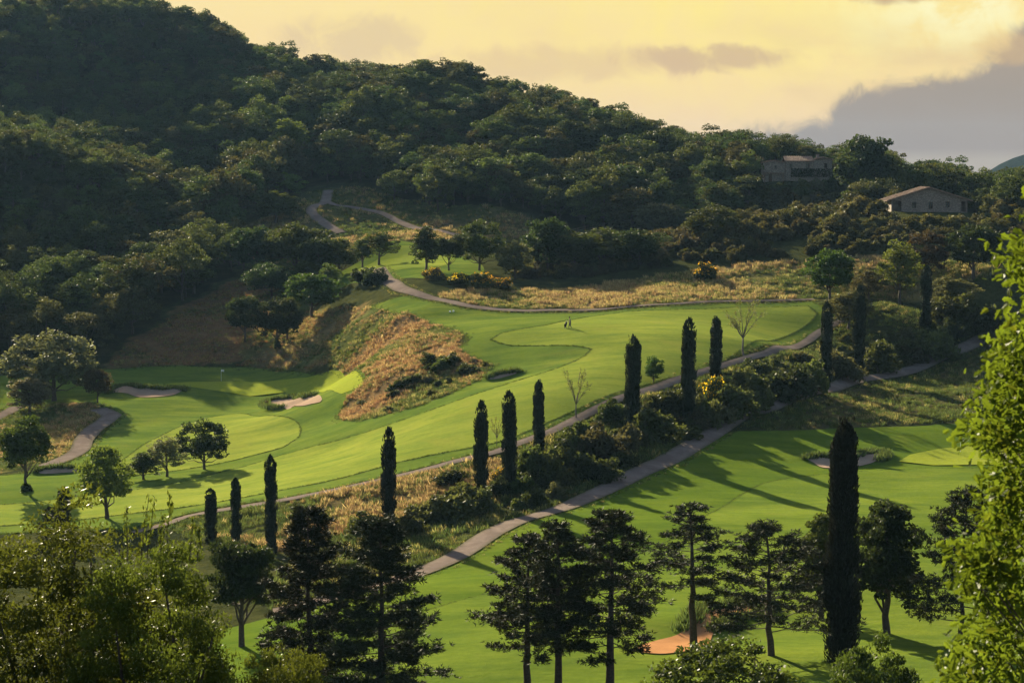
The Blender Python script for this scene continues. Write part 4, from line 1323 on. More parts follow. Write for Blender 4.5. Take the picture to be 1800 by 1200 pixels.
# which crowns can be seen: sweep from the viewpoint outwards over the picture's columns
order = np.argsort(wy)
tx, tyy = to_px(wx, wy, wz + wh)
bx_, byy = to_px(wx, wy, wz)
half = ww / wy * F_PX * 0.5
front = np.full(700, 1300.0)
seen = np.zeros(n)
for i in order:
    a = int((tx[i] - half[i] * 0.7 + 100) / 3); b = int((tx[i] + half[i] * 0.7 + 100) / 3) + 1
    if b <= 0 or a >= 700:
        continue
    a = max(a, 0); b = min(b, 700)
    vis = np.clip(np.minimum(front[a:b], byy[i]) - tyy[i], 0, None)
    if 0 < tx[i] < 1800 and tyy[i] > -10:
        seen[i] = vis.mean() * (b - a) * 3
    front[a:b] = np.minimum(front[a:b], tyy[i] + 6)
single = np.argsort(-seen)[:295]
is_single = np.zeros(n, bool); is_single[single] = True
WOODCOL = [(0.046, 0.066, 0.021, 1), (0.033, 0.050, 0.018, 1), (0.062, 0.084, 0.026, 1), (0.056, 0.060, 0.026, 1)]
for i in single:
    a = int(np.clip((tx[i] + 100) / 3, 0, 699)); on_sky = tyy[i] < front[a] + 14 and wy[i] > 450
    ci = int(wr.integers(0, 4)); cn_ = ['mid-green', 'dark', 'light green', 'dull olive'][ci]; hn_ = 'tall' if wh[i] > 8.6 else 'low' if wh[i] < 6 else 'middling'
    left = wx[i] < -55 and wy[i] < 500
    if left:
        lab, gr = 'bushy oak in the near spur wood behind the shaded meadow', 'oaks of the near wooded spur'
    elif wx[i] > 45:
        lab, gr = 'dark leafy oak in the wood around the two stone houses', 'oaks round the stone houses'
    elif wy[i] > 540:
        lab, gr = 'oak high in the dense wood climbing the hillside', 'oaks of the upper hillside wood'
    else:
        lab, gr = 'rounded oak along the lower edge of the big hillside wood', 'oaks of the lower hillside wood'
    if on_sky:
        lab, gr = 'oak on the ridge crest, outlined against the sky', 'oaks along the skyline'
    lab = hn_ + ' ' + cn_ + ' ' + lab.replace('dark leafy ', 'leafy ')
    k = int(wk[i])
    put_tree('oak_tree', WOOD[k], Vector((wx[i], wy[i], wz[i] - 0.3)), wh[i], ww[i], (9, WOODW[k]), WOODCOL[ci], lab, 'tree', gr, wa[i])


def joined_proto(name, meshes, color):
    """trunk and crown in one mesh, as seen far away"""
    V = []; F3 = []; F4 = []; A = []; off = 0; mi = []
    for m_i, me in enumerate(meshes):
        v = np.empty(len(me.vertices) * 3, np.float32); me.vertices.foreach_get('co', v)
        V.append(v.reshape(-1, 3))
        tot = np.empty(len(me.polygons), np.int32); me.polygons.foreach_get('loop_total', tot)
        st = np.empty(len(me.polygons), np.int32); me.polygons.foreach_get('loop_start', st)
        lp = np.empty(len(me.loops), np.int32); me.loops.foreach_get('vertex_index', lp)
        for q, L in ((3, F3), (4, F4)):
            s = st[tot == q]
            if len(s):
                L.append((lp[s[:, None] + np.arange(q)] + off, m_i))
        a = np.empty(len(me.vertices), np.float32); me.attributes['var'].data.foreach_get('value', a); A.append(a)
        off += len(me.vertices)
    groups = [f for f, _ in F3] + [f for f, _ in F4]
    mats = np.concatenate([np.full(len(f), m) for f, m in F3 + F4])
    out = np_mesh(name, np.concatenate(V), groups, None, False, {'var': np.concatenate(A)})
    key = 'far_' + '_'.join('%03d' % int(c * 1000) for c in color[:3])
    if key not in M:
        M[key] = leaf_mat(key, 0.38, spec=0.04, hue=0.03, color=color)
    for me in meshes:
        bark_ = me.materials[0].name.startswith('bark')
        out.materials.append(me.materials[0] if bark_ else M[key])
    out.polygons.foreach_set('material_index', mats.astype(np.int32))
    return proto(name, out, color)


WP = [joined_proto('far_oak', WOOD[i], WOODCOL[i % 4]) for i in range(6)]
rest = np.nonzero(~is_single)[0]
S_ = np.c_[ww[rest] / np.array(WOODW)[wk[rest]], ww[rest] / np.array(WOODW)[wk[rest]], wh[rest] / 9]
wd = scatter('woodland', np.c_[wx[rest], wy[rest], wz[rest] - 0.3], np.c_[np.zeros((len(rest), 2)), wa[rest]], S_, wk[rest], WP)
tag(wd, 'unbroken mass of dark oak woodland covering the far hills', 'woodland', kind='stuff')

# ------------------------------------------------------------------ shrubs
SHRUBS = [shrub(80 + i, 2.6, 3.4, 34, 90, 0.30, mt) for i, mt in enumerate(['leaf', 'leaf', 'leaf_soft', 'leaf', 'leaf_soft', 'leaf'])]
GORSE = [shrub(90 + i, 2.2, 3.2, 30, 80, 0.26, 'leaf', 520) for i in range(2)]
SCOL = [(0.060, 0.078, 0.026, 1), (0.040, 0.055, 0.022, 1), (0.085, 0.090, 0.046, 1), (0.052, 0.072, 0.024, 1), (0.072, 0.088, 0.034, 1)]
SCRUBCOL = [(0.066, 0.070, 0.029, 1), (0.045, 0.050, 0.023, 1), (0.082, 0.078, 0.042, 1), (0.058, 0.062, 0.024, 1), (0.074, 0.070, 0.032, 1)]
SN = ('stem', 'foliage', 'blossom')
CNAME = ['mid-green', 'dark green', 'pale grey-green', 'deep olive', 'light olive']


def put_shrub(p, h, w, label, group, k=None, col=None, gorse=False, name='shrub', rz=None):
    k = int(rng_g.integers(0, 6)) if k is None else k
    me = GORSE[k % 2] if gorse else SHRUBS[k]
    nom = (2.2, 3.2) if gorse else (2.6, 3.4)
    return put_tree(name, me, p, h, w, nom, col or SCOL[int(rng_g.integers(0, 5))], label, 'shrub', group, rng_g.uniform(0, 6.28), SN)


def px_shrub(px, by, hpx, wpx, label, group=None, **kw):
    p = hit(px, by)
    return put_shrub(p - Vector((0, 0, 0.1)), hpx / F_PX * p.y, wpx / F_PX * p.y, label, group, **kw)


for px, by, hp, wp in [(760, 492, 24, 40), (805, 500, 24, 44), (850, 508, 34, 56), (884, 510, 26, 40)]:
    px_shrub(px, by, hp, wp, 'gorse bush in yellow bloom between the far path and the far tee', 'gorse by the far path', gorse=True, name='gorse_bush')
px_shrub(880, 852, 34, 32, 'yellow flowering gorse tucked against the thick double-topped cypress', gorse=True, name='gorse_bush')
px_shrub(1252, 722, 66, 62, 'tall gorse crowned with yellow flowers beside the tallest cypress', gorse=True, name='gorse_bush')
px_shrub(1240, 492, 34, 44, 'yellow flecked gorse at the edge of the dry bank', gorse=True, name='gorse_bush')
px_shrub(1655, 612, 26, 30, 'ochre flowering bush beside the top of the track', gorse=True, name='gorse_bush')
for px, by, hp, wp in [(1372, 334, 16, 26), (1390, 333, 14, 24), (1412, 334, 20, 30), (1435, 333, 22, 32), (1455, 334, 26, 30), (1350, 338, 16, 28), (1330, 340, 18, 30), (1405, 345, 18, 34), (1375, 348, 18, 32), (1440, 348, 22, 36), (1345, 352, 20, 36)]:
    px_shrub(px, by, hp, wp, 'garden bush on the slope just below the pale farmhouse', 'bushes below the farmhouse')
for px, by, hp, wp in [(635, 495, 26, 42), (660, 502, 34, 48)]:
    px_shrub(px, by, hp, wp, 'dark clipped bush beside the far path', 'pair of dark bushes by the far path', k=1, col=(0.026, 0.042, 0.018, 1))
px_shrub(46, 863, 18, 26, 'low clipped green bush around the foot of the dome-crowned tree', k=0, col=MAPLE)
px_shrub(487, 612, 20, 14, 'small dark bush at the foot of the meadow tree', k=1, col=DARK)
px_shrub(468, 716, 14, 16, 'grassy tuft of a bush at the end of the kidney shaped bunker', k=2, col=OLIVE)

ty_path = lambda x: np.interp(x, [p[0] for p in ROADS['upper_path'][0]], [p[1] for p in ROADS['upper_path'][0]])
ty_track = lambda x: np.interp(x, [p[0] for p in ROADS['lower_track'][0]], [p[1] for p in ROADS['lower_track'][0]])
belt = [(640, 940, 40, 60), (720, 945, 45, 50), (755, 922, 50, 62), (800, 915, 62, 84), (835, 905, 50, 56), (930, 848, 60, 52), (965, 850, 55, 56), (1005, 838, 62, 66), (1062, 805, 62, 66), (1105, 795, 54, 42), (1150, 775, 60, 72), (1165, 735, 50, 66),
        (1190, 722, 40, 50), (1235, 750, 66, 46), (1290, 735, 62, 66), (1330, 717, 56, 56), (1388, 702, 62, 76), (1425, 690, 50, 56), (1355, 680, 36, 50), (1480, 668, 52, 56), (1545, 655, 52, 60), (1575, 635, 40, 56), (1640, 632, 62, 64), (1602, 640, 36, 44),
        (1725, 588, 62, 76), (1690, 570, 50, 56), (1075, 740, 40, 50), (1030, 775, 42, 46), (880, 872, 36, 40), (1660, 560, 40, 60), (1760, 600, 40, 60), (790, 850, 26, 44), (1010, 795, 44, 54)]
belt_rng = np.random.default_rng(5)
for i in range(62):
    x = belt_rng.uniform(900, 1740)
    f = belt_rng.uniform(0.25, 0.86) ** 0.8
    y = ty_path(x) * (1 - f) + ty_track(x) * f
    s = belt_rng.uniform(20, 46) * (0.7 + 0.3 * (1740 - x) / 840)
    belt.append((x, y, s, s * belt_rng.uniform(1.0, 1.5)))
for px, by, hp, wp in belt:
    ci = int(belt_rng.integers(0, 5))
    px_shrub(px, by, hp * 1.15, wp * 1.3, CNAME[ci] + ' wild shrub in the belt between cypress row and track', 'shrubs of the cypress belt', col=SCOL[ci])
for i in range(26):
    a = belt_rng.random(); b = belt_rng.normal() * 14
    x = 640 + 215 * a + b * 0.4; y = 706 - 66 * a + b + (14 if a < 0.3 else 0)
    if not pip(Z_DUNE, *[np.array([c]) for c in hit(x, y)[:2]])[0]:
        continue
    px_shrub(x, y, belt_rng.uniform(8, 18), belt_rng.uniform(14, 28), 'low heathy bush on the dry dune beside the fairway', 'bushes on the dune')
for px, by, hp, wp in [(755, 640, 22, 40), (790, 640, 24, 44), (775, 650, 22, 40), (728, 672, 18, 36), (820, 655, 18, 38), (705, 680, 18, 30)]:
    px_shrub(px, by, hp, wp, 'leafy green bush in the thicket crowning the dune', 'thicket on the dune', col=(0.055, 0.08, 0.026, 1))

# scrub over the dry bank and below the houses
Z_SCRUB = wzone([(1120, 392), (1300, 385), (1420, 383), (1500, 381), (1640, 390), (1760, 392), (1950, 372), (1950, 428), (1720, 440), (1560, 440), (1500, 462), (1480, 480), (1330, 488), (1280, 460), (1180, 458), (1060, 466), (1000, 420)])
Z_ROWS = wzone([(880, 384), (1000, 386), (1180, 386), (1190, 402), (1060, 420), (930, 400)])
xs_, ys_ = np.meshgrid(np.arange(0, 140, 3.1), np.arange(370, 495, 3.1))
sx_ = (xs_ + belt_rng.uniform(-1.3, 1.3, xs_.shape)).ravel(); sy_ = (ys_ + belt_rng.uniform(-1.3, 1.3, xs_.shape)).ravel()
kk = (pip(Z_SCRUB, sx_, sy_) | pip(Z_ROWS, sx_, sy_)) & (sx_ < 0.262 * sy_) & (fbm(sx_ / 9, sy_ / 9, 8, 2) > 0.34)
kk &= ~((np.abs(sx_ - 90.5) < 13) & (sy_ > 410) & (sy_ < 448)) & ~((np.abs(sx_ - 72) < 10) & (sy_ > 493))
sx_, sy_ = sx_[kk], sy_[kk]
o_ = np.argsort(sy_)[:285]
for i in o_:
    hgt = belt_rng.uniform(2.2, 4.6) if sy_[i] > 398 else belt_rng.uniform(1.6, 3.2)
    ci = int(belt_rng.integers(0, 5))
    if abs(sx_[i] - 90.5) < 13 and sy_[i] < 432:
        hgt = min(hgt, 0.75 * (P(1631, 366, sy_[i])[2] - float(H(sx_[i], sy_[i]))))
        if hgt < 0.6:
            continue
    put_shrub(Vector((sx_[i], sy_[i], float(H(sx_[i], sy_[i])) - 0.1)), hgt, hgt * belt_rng.uniform(1.1, 1.5), CNAME[ci] + (' tall' if hgt > 3.2 else ' low') + ' bush in the scrub climbing from dry bank to houses', 'scrub above the dry bank', name='scrub_bush', col=SCRUBCOL[ci])
o2 = np.argsort(sy_)[285:]
if len(o2):
    SPR = [joined_proto('far_scrub', SHRUBS[i][:2], SCRUBCOL[i % 5]) for i in range(6)]
    hs = belt_rng.uniform(2.0, 4.8, len(o2))
    tag(scatter('scrub', np.c_[sx_[o2], sy_[o2], H(sx_[o2], sy_[o2]) - 0.1], np.c_[np.zeros((len(o2), 2)), belt_rng.uniform(0, 6.28, len(o2))], np.c_[hs / 2.6, hs / 2.6, hs / 2.6], belt_rng.integers(0, 6, len(o2)), SPR),
        'dense scrub thinning out below the woods', 'scrub', kind='stuff')

# ------------------------------------------------------------------ long grass
def tuft(seed, n_bl, h, spread, width, mat):
    rng = np.random.default_rng(seed)
    v = []; f = []; a = []
    for i in range(n_bl):
        an = rng.uniform(0, 6.28); r = spread * math.sqrt(rng.random())
        b = np.array([math.cos(an) * r, math.sin(an) * r, -0.03])
        hh = h * rng.uniform(0.55, 1.1); ln = np.array([rng.normal() * 0.28, rng.normal() * 0.28, 1.0]) * hh
        sd = rng.uniform(0, 6.28); s = np.array([math.cos(sd), math.sin(sd), 0]) * width
        k = len(v)
        v += [b - s, b + s, b + ln * 0.6 + s * 0.7, b + ln + np.array([rng.normal() * 0.1, rng.normal() * 0.1, 0]) * hh]
        f.append([k, k + 1, k + 2, k + 3]); a += [rng.random()] * 4
    return np_mesh('tuft', np.array(v), np.array(f), mat, False, {'var': np.array(a)})


TP = []
for i, (c, h) in enumerate([((0.36, 0.27, 0.125, 1), 0.6), ((0.42, 0.29, 0.145, 1), 0.55), ((0.26, 0.23, 0.085, 1), 0.5),      # straw
                            ((0.10, 0.13, 0.035, 1), 0.42), ((0.075, 0.105, 0.03, 1), 0.38), ((0.13, 0.155, 0.045, 1), 0.40),   # green
                            ((0.33, 0.19, 0.095, 1), 0.45), ((0.29, 0.18, 0.085, 1), 0.40)]):                                    # russet
    TP.append(proto('grass_tuft', tuft(120 + i, 22, h, 0.34, 0.019, leaf_mat('blade_%d' % i, 0.4, 0.8, 0.03, 1.1, 0.02, c, (1.04, 1.0, 0.85))), c))
gr = np.random.default_rng(3)


def tufts_in(zn, dens, kinds, smin, smax, avoid=None, noise_seed=3, scale=12.0):
    mn, mx = zn.min(0), zn.max(0)
    k = int((mx[0] - mn[0]) * (mx[1] - mn[1]) * dens * 1.5)
    x = gr.uniform(mn[0], mx[0], k); y = gr.uniform(mn[1], mx[1], k)
    m = pip(zn, x, y)
    if avoid is not None:
        for z in avoid:
            m &= ~pip(z, x, y)
    m &= np.abs(x) < 0.27 * y + 3
    m &= gr.random(k) < 0.12 + 0.88 * smooth01((fbm(x / 3.2, y / 3.2, 71, 3) - 0.36) / 0.22)
    x, y = x[m], y[m]
    nz = fbm(x / scale, y / scale, noise_seed)
    a, b = kinds
    pick = nz + gr.normal(size=len(x)) * 0.10 < 0.5
    w = np.where(pick, np.array(a)[gr.integers(0, len(a), len(x))], np.array(b)[gr.integers(0, len(b), len(x))])
    s = gr.uniform(smin, smax, len(x)) * (0.6 + 0.8 * fbm(x / 5, y / 5, 44, 2))
    return np.c_[x, y], s, w


def tufts_on(poly, spacing, jitter, kinds, smin, smax, cond=None):
    L = np.linalg.norm(np.roll(poly, -1, 0) - poly, axis=1)
    out = []
    for p, q, l in zip(poly, np.roll(poly, -1, 0), L):
        if l > 25: continue
        for k in range(max(1, int(l / spacing))):
            out.append(p + (q - p) * gr.random())
    out = np.array(out) + gr.normal(size=(len(out), 2)) * jitter
    if cond is not None:
        out = out[cond(out)]
    return out, gr.uniform(smin, smax, len(out)), np.array(kinds)[gr.integers(0, len(kinds), len(out))]


def offroad(xy):
    m = np.ones(len(xy), bool)
    for w, half_ in LOWER_MASKS:
        lo = w.min(0) - 3; hi = w.max(0) + 3
        c = np.nonzero((xy[:, 0] > lo[0]) & (xy[:, 0] < hi[0]) & (xy[:, 1] > lo[1]) & (xy[:, 1] < hi[1]))[0]
        for i in range(0, len(c), 5000):
            s = c[i:i + 5000]
            m[s] &= ((xy[s, None] - w[None]) ** 2).sum(-1).min(1) > (half_ + 0.25) ** 2
    for zn in bunker_out.values():
        m &= ~pip(zn, xy[:, 0], xy[:, 1])
    return m


def grass_obj(name, label, parts_):
    xy = np.concatenate([p[0] for p in parts_]); s = np.concatenate([p[1] for p in parts_]); w = np.concatenate([p[2] for p in parts_])
    m = offroad(xy); xy, s, w = xy[m], s[m], w[m]
    z = H(xy[:, 0], xy[:, 1]) + 0.02
    o = scatter(name, np.c_[xy, z], np.c_[gr.normal(size=(len(xy), 2)) * 0.1, gr.uniform(0, 6.28, len(xy))], np.c_[s, s, s], w, TP)
    return tag(o, label, 'grass', kind='stuff')


STRAW, GREENT, RUSSET = (0, 1, 2), (3, 4, 5), (6, 7)
grass_obj('dry_grass', 'tall straw-coloured grass on the bank above the fairway', [tufts_in(Z_BANK, 3.6, (STRAW, GREENT + (2,)), 0.8, 1.7, None, 3, 16)])
grass_obj('heather', 'russet and straw grass covering the dune beside the fairway', [tufts_in(Z_DUNE, 4.5, (RUSSET + (1,), GREENT + (2,)), 0.6, 1.3, None, 3, 11)])
grass_obj('dry_grass', 'yellowing rough grass on the mound beside the winding path', [tufts_in(Z_LDUNE, 3.5, (STRAW, GREENT), 0.5, 1.1, None, 3, 14)])
grass_obj('rough_grass', 'mixed dry and green rough grass between the path and the cypress row', [tufts_in(Z_STRIP, 4.5, (STRAW + (7,), GREENT), 0.7, 1.6, None, 3, 8)])
grass_obj('rough_grass', 'dull green rough grass on the bank below the track', [tufts_in(Z_RBANK, 3.0, (GREENT, GREENT + (2,)), 0.7, 1.5, None, 3, 10)])
grass_obj('meadow_grass', 'brownish meadow grass on the shaded slope under the wood', [tufts_in(Z_MEADOW, 2.2, (GREENT, RUSSET + (2,)), 0.5, 1.2, [Z_MOWN], 3, 14)])
grass_obj('rough_grass', 'patchy green and dry grass on the slope below the meadow trees', [tufts_in(Z_SLOPE, 3.5, (GREENT, STRAW + (7,)), 0.5, 1.2, [Z_MOWN], 3, 9)])
grass_obj('meadow_grass', 'dull grass round the looping track in the hollow', [tufts_in(Z_HOLLOW, 0.9, (GREENT, STRAW), 0.8, 1.8, [Z_TEE], 3, 18)])
BELT = zone([(880, 815), (967, 770), (1093, 708), (1225, 668), (1367, 624), (1470, 580), (1520, 540), (1700, 530), (1760, 580), (1700, 600), (1633, 628), (1467, 672), (1300, 722), (1167, 800), (1000, 878), (860, 930), (750, 995), (560, 1050), (450, 1060), (560, 970), (780, 925), (860, 880)])
grass_obj('undergrowth', 'green undergrowth between the shrubs along the track', [tufts_in(BELT, 3.0, (GREENT, GREENT + (2,)), 0.7, 1.6, None, 9, 9)])
edges = []
for zn, sp_, a, b in ((Z_FAIR, 0.12, 0.35, 0.6), (Z_FAIR2, 0.12, 0.3, 0.5), (Z_LOWER2, 0.08, 0.25, 0.42), (Z_GREEN, 0.25, 0.18, 0.3)):
    edges.append(tufts_on(zn, sp_, 0.10, (4, 3), a, b))
edges.append(tufts_on(Z_MOWN, 0.25, 0.45, GREENT, 0.3, 0.9))
for w, half_ in LOWER_MASKS:
    tn = np.gradient(w, axis=0); tn /= np.linalg.norm(tn, axis=1)[:, None] + 1e-9
    nn = np.c_[-tn[:, 1], tn[:, 0]]
    for sd in (-1, 1):
        reps = 4
        q = np.repeat(w, reps, 0) + np.repeat(nn, reps, 0) * sd * (half_ + 0.3 + np.abs(gr.normal(size=(len(w) * reps, 1))) * 0.3) + gr.normal(size=(len(w) * reps, 2)) * 0.15
        edges.append((q, gr.uniform(0.25, 0.75, len(q)), np.array((3, 4, 5, 2))[gr.integers(0, 4, len(q))]))
for nm, zn in bunker_out.items():
    cy_ = zn[:, 1].mean()
    edges.append(tufts_on(zn, 0.035, 0.32, (4, 3, 4), 1.1, 2.4, lambda q, c=cy_, z=zn: (q[:, 1] > c) & ~pip(z, q[:, 0], q[:, 1])))
grass_obj('grass_fringe', 'longer grass left standing along the mown edges and bunker lips', edges)

# ------------------------------------------------------------------ stone houses
def stone_mat(name, c0, c1, c2):
    m, t, out = new_mat(name)
    tc = t.n('ShaderNodeTexCoord')
    vo = t.n('ShaderNodeTexVoronoi'); vo.inputs['Scale'].default_value = 3.2
    mp = t.n('ShaderNodeMapping'); mp.inputs['Scale'].default_value = (1, 1, 1.7)
    t.l(tc.outputs['Object'], mp.inputs['Vector']); t.l(mp.outputs[0], vo.inputs['Vector'])
    f = t.noise(tc.outputs['Object'], 0.8, 5, 0.6)
    sp = t.n('ShaderNodeSeparateColor'); t.l(vo.outputs['Color'], sp.inputs[0])
    col = t.mix(sp.outputs[0], c0 + (1,), c1 + (1,))
    col = t.mix(t.smooth(f, 0.4, 0.65), col, c2 + (1,))
    col = t.mix(t.smooth(vo.outputs['Distance'], 0.35, 0.6, 0, 0.5), col, (0.09, 0.075, 0.06, 1))
    b = t.n('ShaderNodeBsdfPrincipled'); t.l(col, b.inputs['Base Color']); b.inputs['Roughness'].default_value = 0.95
    t.l(b.outputs[0], out.inputs[0])
    return m


M['stone'] = stone_mat('house_stone', (0.31, 0.23, 0.17), (0.22, 0.165, 0.125), (0.27, 0.20, 0.15))
M['stone_pale'] = stone_mat('pale_stone', (0.34, 0.275, 0.21), (0.28, 0.22, 0.17), (0.31, 0.25, 0.19))
M['tile'] = plain('roof_tile', (0.24, 0.15, 0.10), 0.9, 2.0, 0.35)
M['pane'] = plain('window_dark', (0.012, 0.013, 0.014), 0.25, 1.0, 0.1, 0, 0.5)
M['wood'] = plain('weathered_wood', (0.14, 0.095, 0.065), 0.9, 4.0, 0.3)
M['render_white'] = plain('limewash', (0.55, 0.50, 0.43), 0.9, 2.0, 0.15)


def wall_geo(g, x0, x1, y0, y1, z1, holes):
    """front wall with openings as a grid of blocks, then the other three sides"""
    t_ = 0.45
    xs = sorted({x0, x1, *[h[0] for h in holes], *[h[1] for h in holes]})
    zs = sorted({-1.5, z1, *[h[2] for h in holes], *[h[3] for h in holes]})
    for a, b in zip(xs[:-1], xs[1:]):
        for c, d in zip(zs[:-1], zs[1:]):
            mx_, mz = (a + b) / 2, (c + d) / 2
            if any(h[0] < mx_ < h[1] and h[2] < mz < h[3] for h in holes):
                continue
            g.box((a, y0, c), (b, y0 + t_, d))
    g.box((x0, y0 + t_, -1.5), (x0 + t_, y1, z1)); g.box((x1 - t_, y0 + t_, -1.5), (x1, y1, z1)); g.box((x0 + t_, y1 - t_, -1.5), (x1 - t_, y1, z1))


def gable_geo(g, x0, x1, y0, y1, z, apex, xa):
    v = [(x0, y0, z), (x1, y0, z), (xa, y0, apex), (x0, y1, z), (x1, y1, z), (xa, y1, apex)]
    g.add(np.array(v), np.array([[0, 1, 2], [5, 4, 3]])); g.f4.append(np.array([[0, 3, 4, 1], [1, 4, 5, 2], [2, 5, 3, 0]]) + g.n - 6)


def roof_slab(g, a, b, y0, y1, th=0.16, tile=0.42):
    """slab from (x,z) point a to b in section, running from y0 to y1, with rows of half-round tiles"""
    (xa, za), (xb, zb) = a, b
    L = math.hypot(xb - xa, zb - za); nx_, nz_ = -(zb - za) / L, (xb - xa) / L
    if nz_ < 0: nx_, nz_ = -nx_, -nz_
    v = [(xa, y0, za), (xb, y0, zb), (xb, y1, zb), (xa, y1, za)]
    v = np.array(v + [(p[0] + nx_ * th, p[1], p[2] + nz_ * th) for p in v])
    g.add(v, np.array([[0, 3, 2, 1], [4, 5, 6, 7], [0, 1, 5, 4], [2, 3, 7, 6], [1, 2, 6, 5], [0, 4, 7, 3]]))
    y = y0 + tile * 0.5
    while y < y1:
        pts = np.array([(xa + nx_ * th, y, za + nz_ * th), (xb + nx_ * th, y, zb + nz_ * th)])
        g.tube(pts, [0.10, 0.10], 6)
        y += tile


def add_window(house, x0, x1, z0, z1, y, door=False, sill=True, label=None):
    g = Geo(); w = 0.09
    g.box((x0, y + 0.20, z0), (x0 + w, y + 0.30, z1)); g.box((x1 - w, y + 0.20, z0), (x1, y + 0.30, z1))
    g.box((x0 + w, y + 0.20, z1 - w), (x1 - w, y + 0.30, z1)); g.box((x0 + w, y + 0.20, z0), (x1 - w, y + 0.30, z0 + w))
    if not door:
        g.box(((x0 + x1) / 2 - 0.03, y + 0.21, z0 + w), ((x0 + x1) / 2 + 0.03, y + 0.29, z1 - w))
    f = mesh_obj('door' if door else 'window', g.mesh('frame', M['wood']), house)
    q = Geo(); q.box((x0 + w, y + 0.26, z0 + w), (x1 - w, y + 0.28, z1 - w))
    mesh_obj('panel' if door else 'pane', q.mesh('pane', M['wood'] if door else M['pane']), f)
    if sill and not door:
        s = Geo(); s.box((x0 - 0.12, y - 0.10, z0 - 0.12), (x1 + 0.12, y + 0.19, z0 - 0.002)); mesh_obj('sill', s.mesh('sill', M['stone_pale']), f)
    l = Geo(); l.box((x0 - 0.2, y - 0.04, z1 + 0.002), (x1 + 0.2, y + 0.1, z1 + 0.22)); mesh_obj('lintel', l.mesh('lintel', M['stone_pale']), f)


# the gabled stone house on the right
D2 = 430.0
m2 = D2 / F_PX
gx0 = (1631 - 900) / F_PX * D2
gz0 = P(1631, 372, D2)[2]
hs2 = tag(empty('stone_house', (gx0, D2, gz0), rad(-3)), 'wide gabled stone house with three dark windows and a shallow tiled roof', 'house')
e2 = (372 - 351) * m2; ap2 = (372 - 329.5) * m2
X0, X1 = (1566 - 1631) * m2, (1698 - 1631) * m2
wl = Geo()
wins2 = [((1601.8 - 1631) * m2, (1609.3 - 1631) * m2, 0.75, 2.1), ((1630.5 - 1631) * m2, (1638.2 - 1631) * m2, 0.55, 2.1), ((1660 - 1631) * m2, (1667.5 - 1631) * m2, 0.85, 2.15)]
lg0, lg1 = (1569 - 1631) * m2, (1583 - 1631) * m2
rg0, rg1 = (1687 - 1631) * m2, (1696 - 1631) * m2
wall_geo(wl, X0, X1, 0, 12, e2, wins2 + [(lg0, lg1, 0.0, 2.3), (rg0, rg1, 0.0, 2.2)])
gable_geo(wl, X0, X1, 0.0, 12, e2 + 0.002, ap2 - 0.15, 0.0)
mesh_obj('wall', wl.mesh('wall', M['stone']), hs2)
rf = Geo()
roof_slab(rf, (X0 - 1.0, e2 - 0.36), (0, ap2 - 0.12), -0.7, 12.6); roof_slab(rf, (X1 + 1.0, e2 - 0.36), (0, ap2 - 0.12), -0.7, 12.6)
mesh_obj('roof', rf.mesh('roof', M['tile']), hs2)
for x0, x1, z0, z1 in wins2:
    add_window(hs2, x0, x1, z0, z1, 0.0)
for x0, x1, zt in ((lg0, lg1, 2.3), (rg0, rg1, 2.2)):
    b = Geo(); b.box((x0, 1.9, 0.0), (x1, 2.1, zt)); b.box((x0, 0.46, -0.2), (x1, 1.9, -0.05))
    mesh_obj('porch', b.mesh('porch', M['stone']), hs2)

# the upper house: three joined blocks
D1 = 500.0
m1 = D1 / F_PX
ux = (1400 - 900) / F_PX * D1
uz = P(1400, 322, D1)[2]
hs1 = tag(empty('farmhouse', (ux, D1, uz), rad(-2)), 'long pale stone farmhouse of three joined blocks half buried in trees', 'house')
A0, A1 = -59 * m1, -23.5 * m1
B0, B1 = -23.5 * m1, 29.5 * m1
C0, C1 = 29.5 * m1, 60 * m1
wa_ = Geo()
hA = [(-40.5 * m1, -36 * m1, 24 * m1, 31 * m1), (-50 * m1, -44 * m1, 0.0, 14.5 * m1)]
hB = [(-14 * m1, -9 * m1, 26 * m1, 33.5 * m1), (15 * m1, 21 * m1, 26 * m1, 34.5 * m1)]
hC = [(46.5 * m1, 52 * m1, 26 * m1, 35 * m1)]
wall_geo(wa_, A0, A1, 0, 8, 35.5 * m1, hA); gable_geo(wa_, A0, A1, 0, 8, 35.5 * m1 + 0.002, 38.6 * m1, (A0 + A1) / 2)
mesh_obj('wall', wa_.mesh('wall', M['stone_pale']), hs1)
wb = Geo(); wall_geo(wb, B0 + 0.003, B1 - 0.003, 0.7, 8.2, 37.5 * m1, hB); mesh_obj('wall', wb.mesh('wall', M['stone_pale']), hs1)
wc = Geo(); wall_geo(wc, C0, C1, 0.15, 8.0, 40.5 * m1, hC); gable_geo(wc, C0, C1, 0.15, 8.0, 40.5 * m1 + 0.002, 44.2 * m1, (C0 + C1) / 2)
mesh_obj('wall', wc.mesh('wall', M['stone_pale']), hs1)
ra = Geo(); mid = (A0 + A1) / 2
roof_slab(ra, (A0 - 0.35, 35.3 * m1 - 0.02), (mid, 38.6 * m1 + 0.04), -0.45, 8.4); roof_slab(ra, (A1 - 0.02, 35.6 * m1), (mid, 38.6 * m1 + 0.04), -0.45, 8.4)
mesh_obj('roof', ra.mesh('roof', M['tile']), hs1)
rc = Geo(); mid = (C0 + C1) / 2
roof_slab(rc, (C0 - 0.1, 40.4 * m1), (mid, 44.2 * m1 + 0.04), -0.35, 8.4); roof_slab(rc, (C1 + 0.35, 40.2 * m1), (mid, 44.2 * m1 + 0.04), -0.35, 8.4)
mesh_obj('roof', rc.mesh('roof', M['tile']), hs1)
rb = Geo()                                                  # roof with its slope to the front
zb0, zb1, yb0, yb1 = 37.6 * m1, 46.0 * m1, 0.2, 4.6
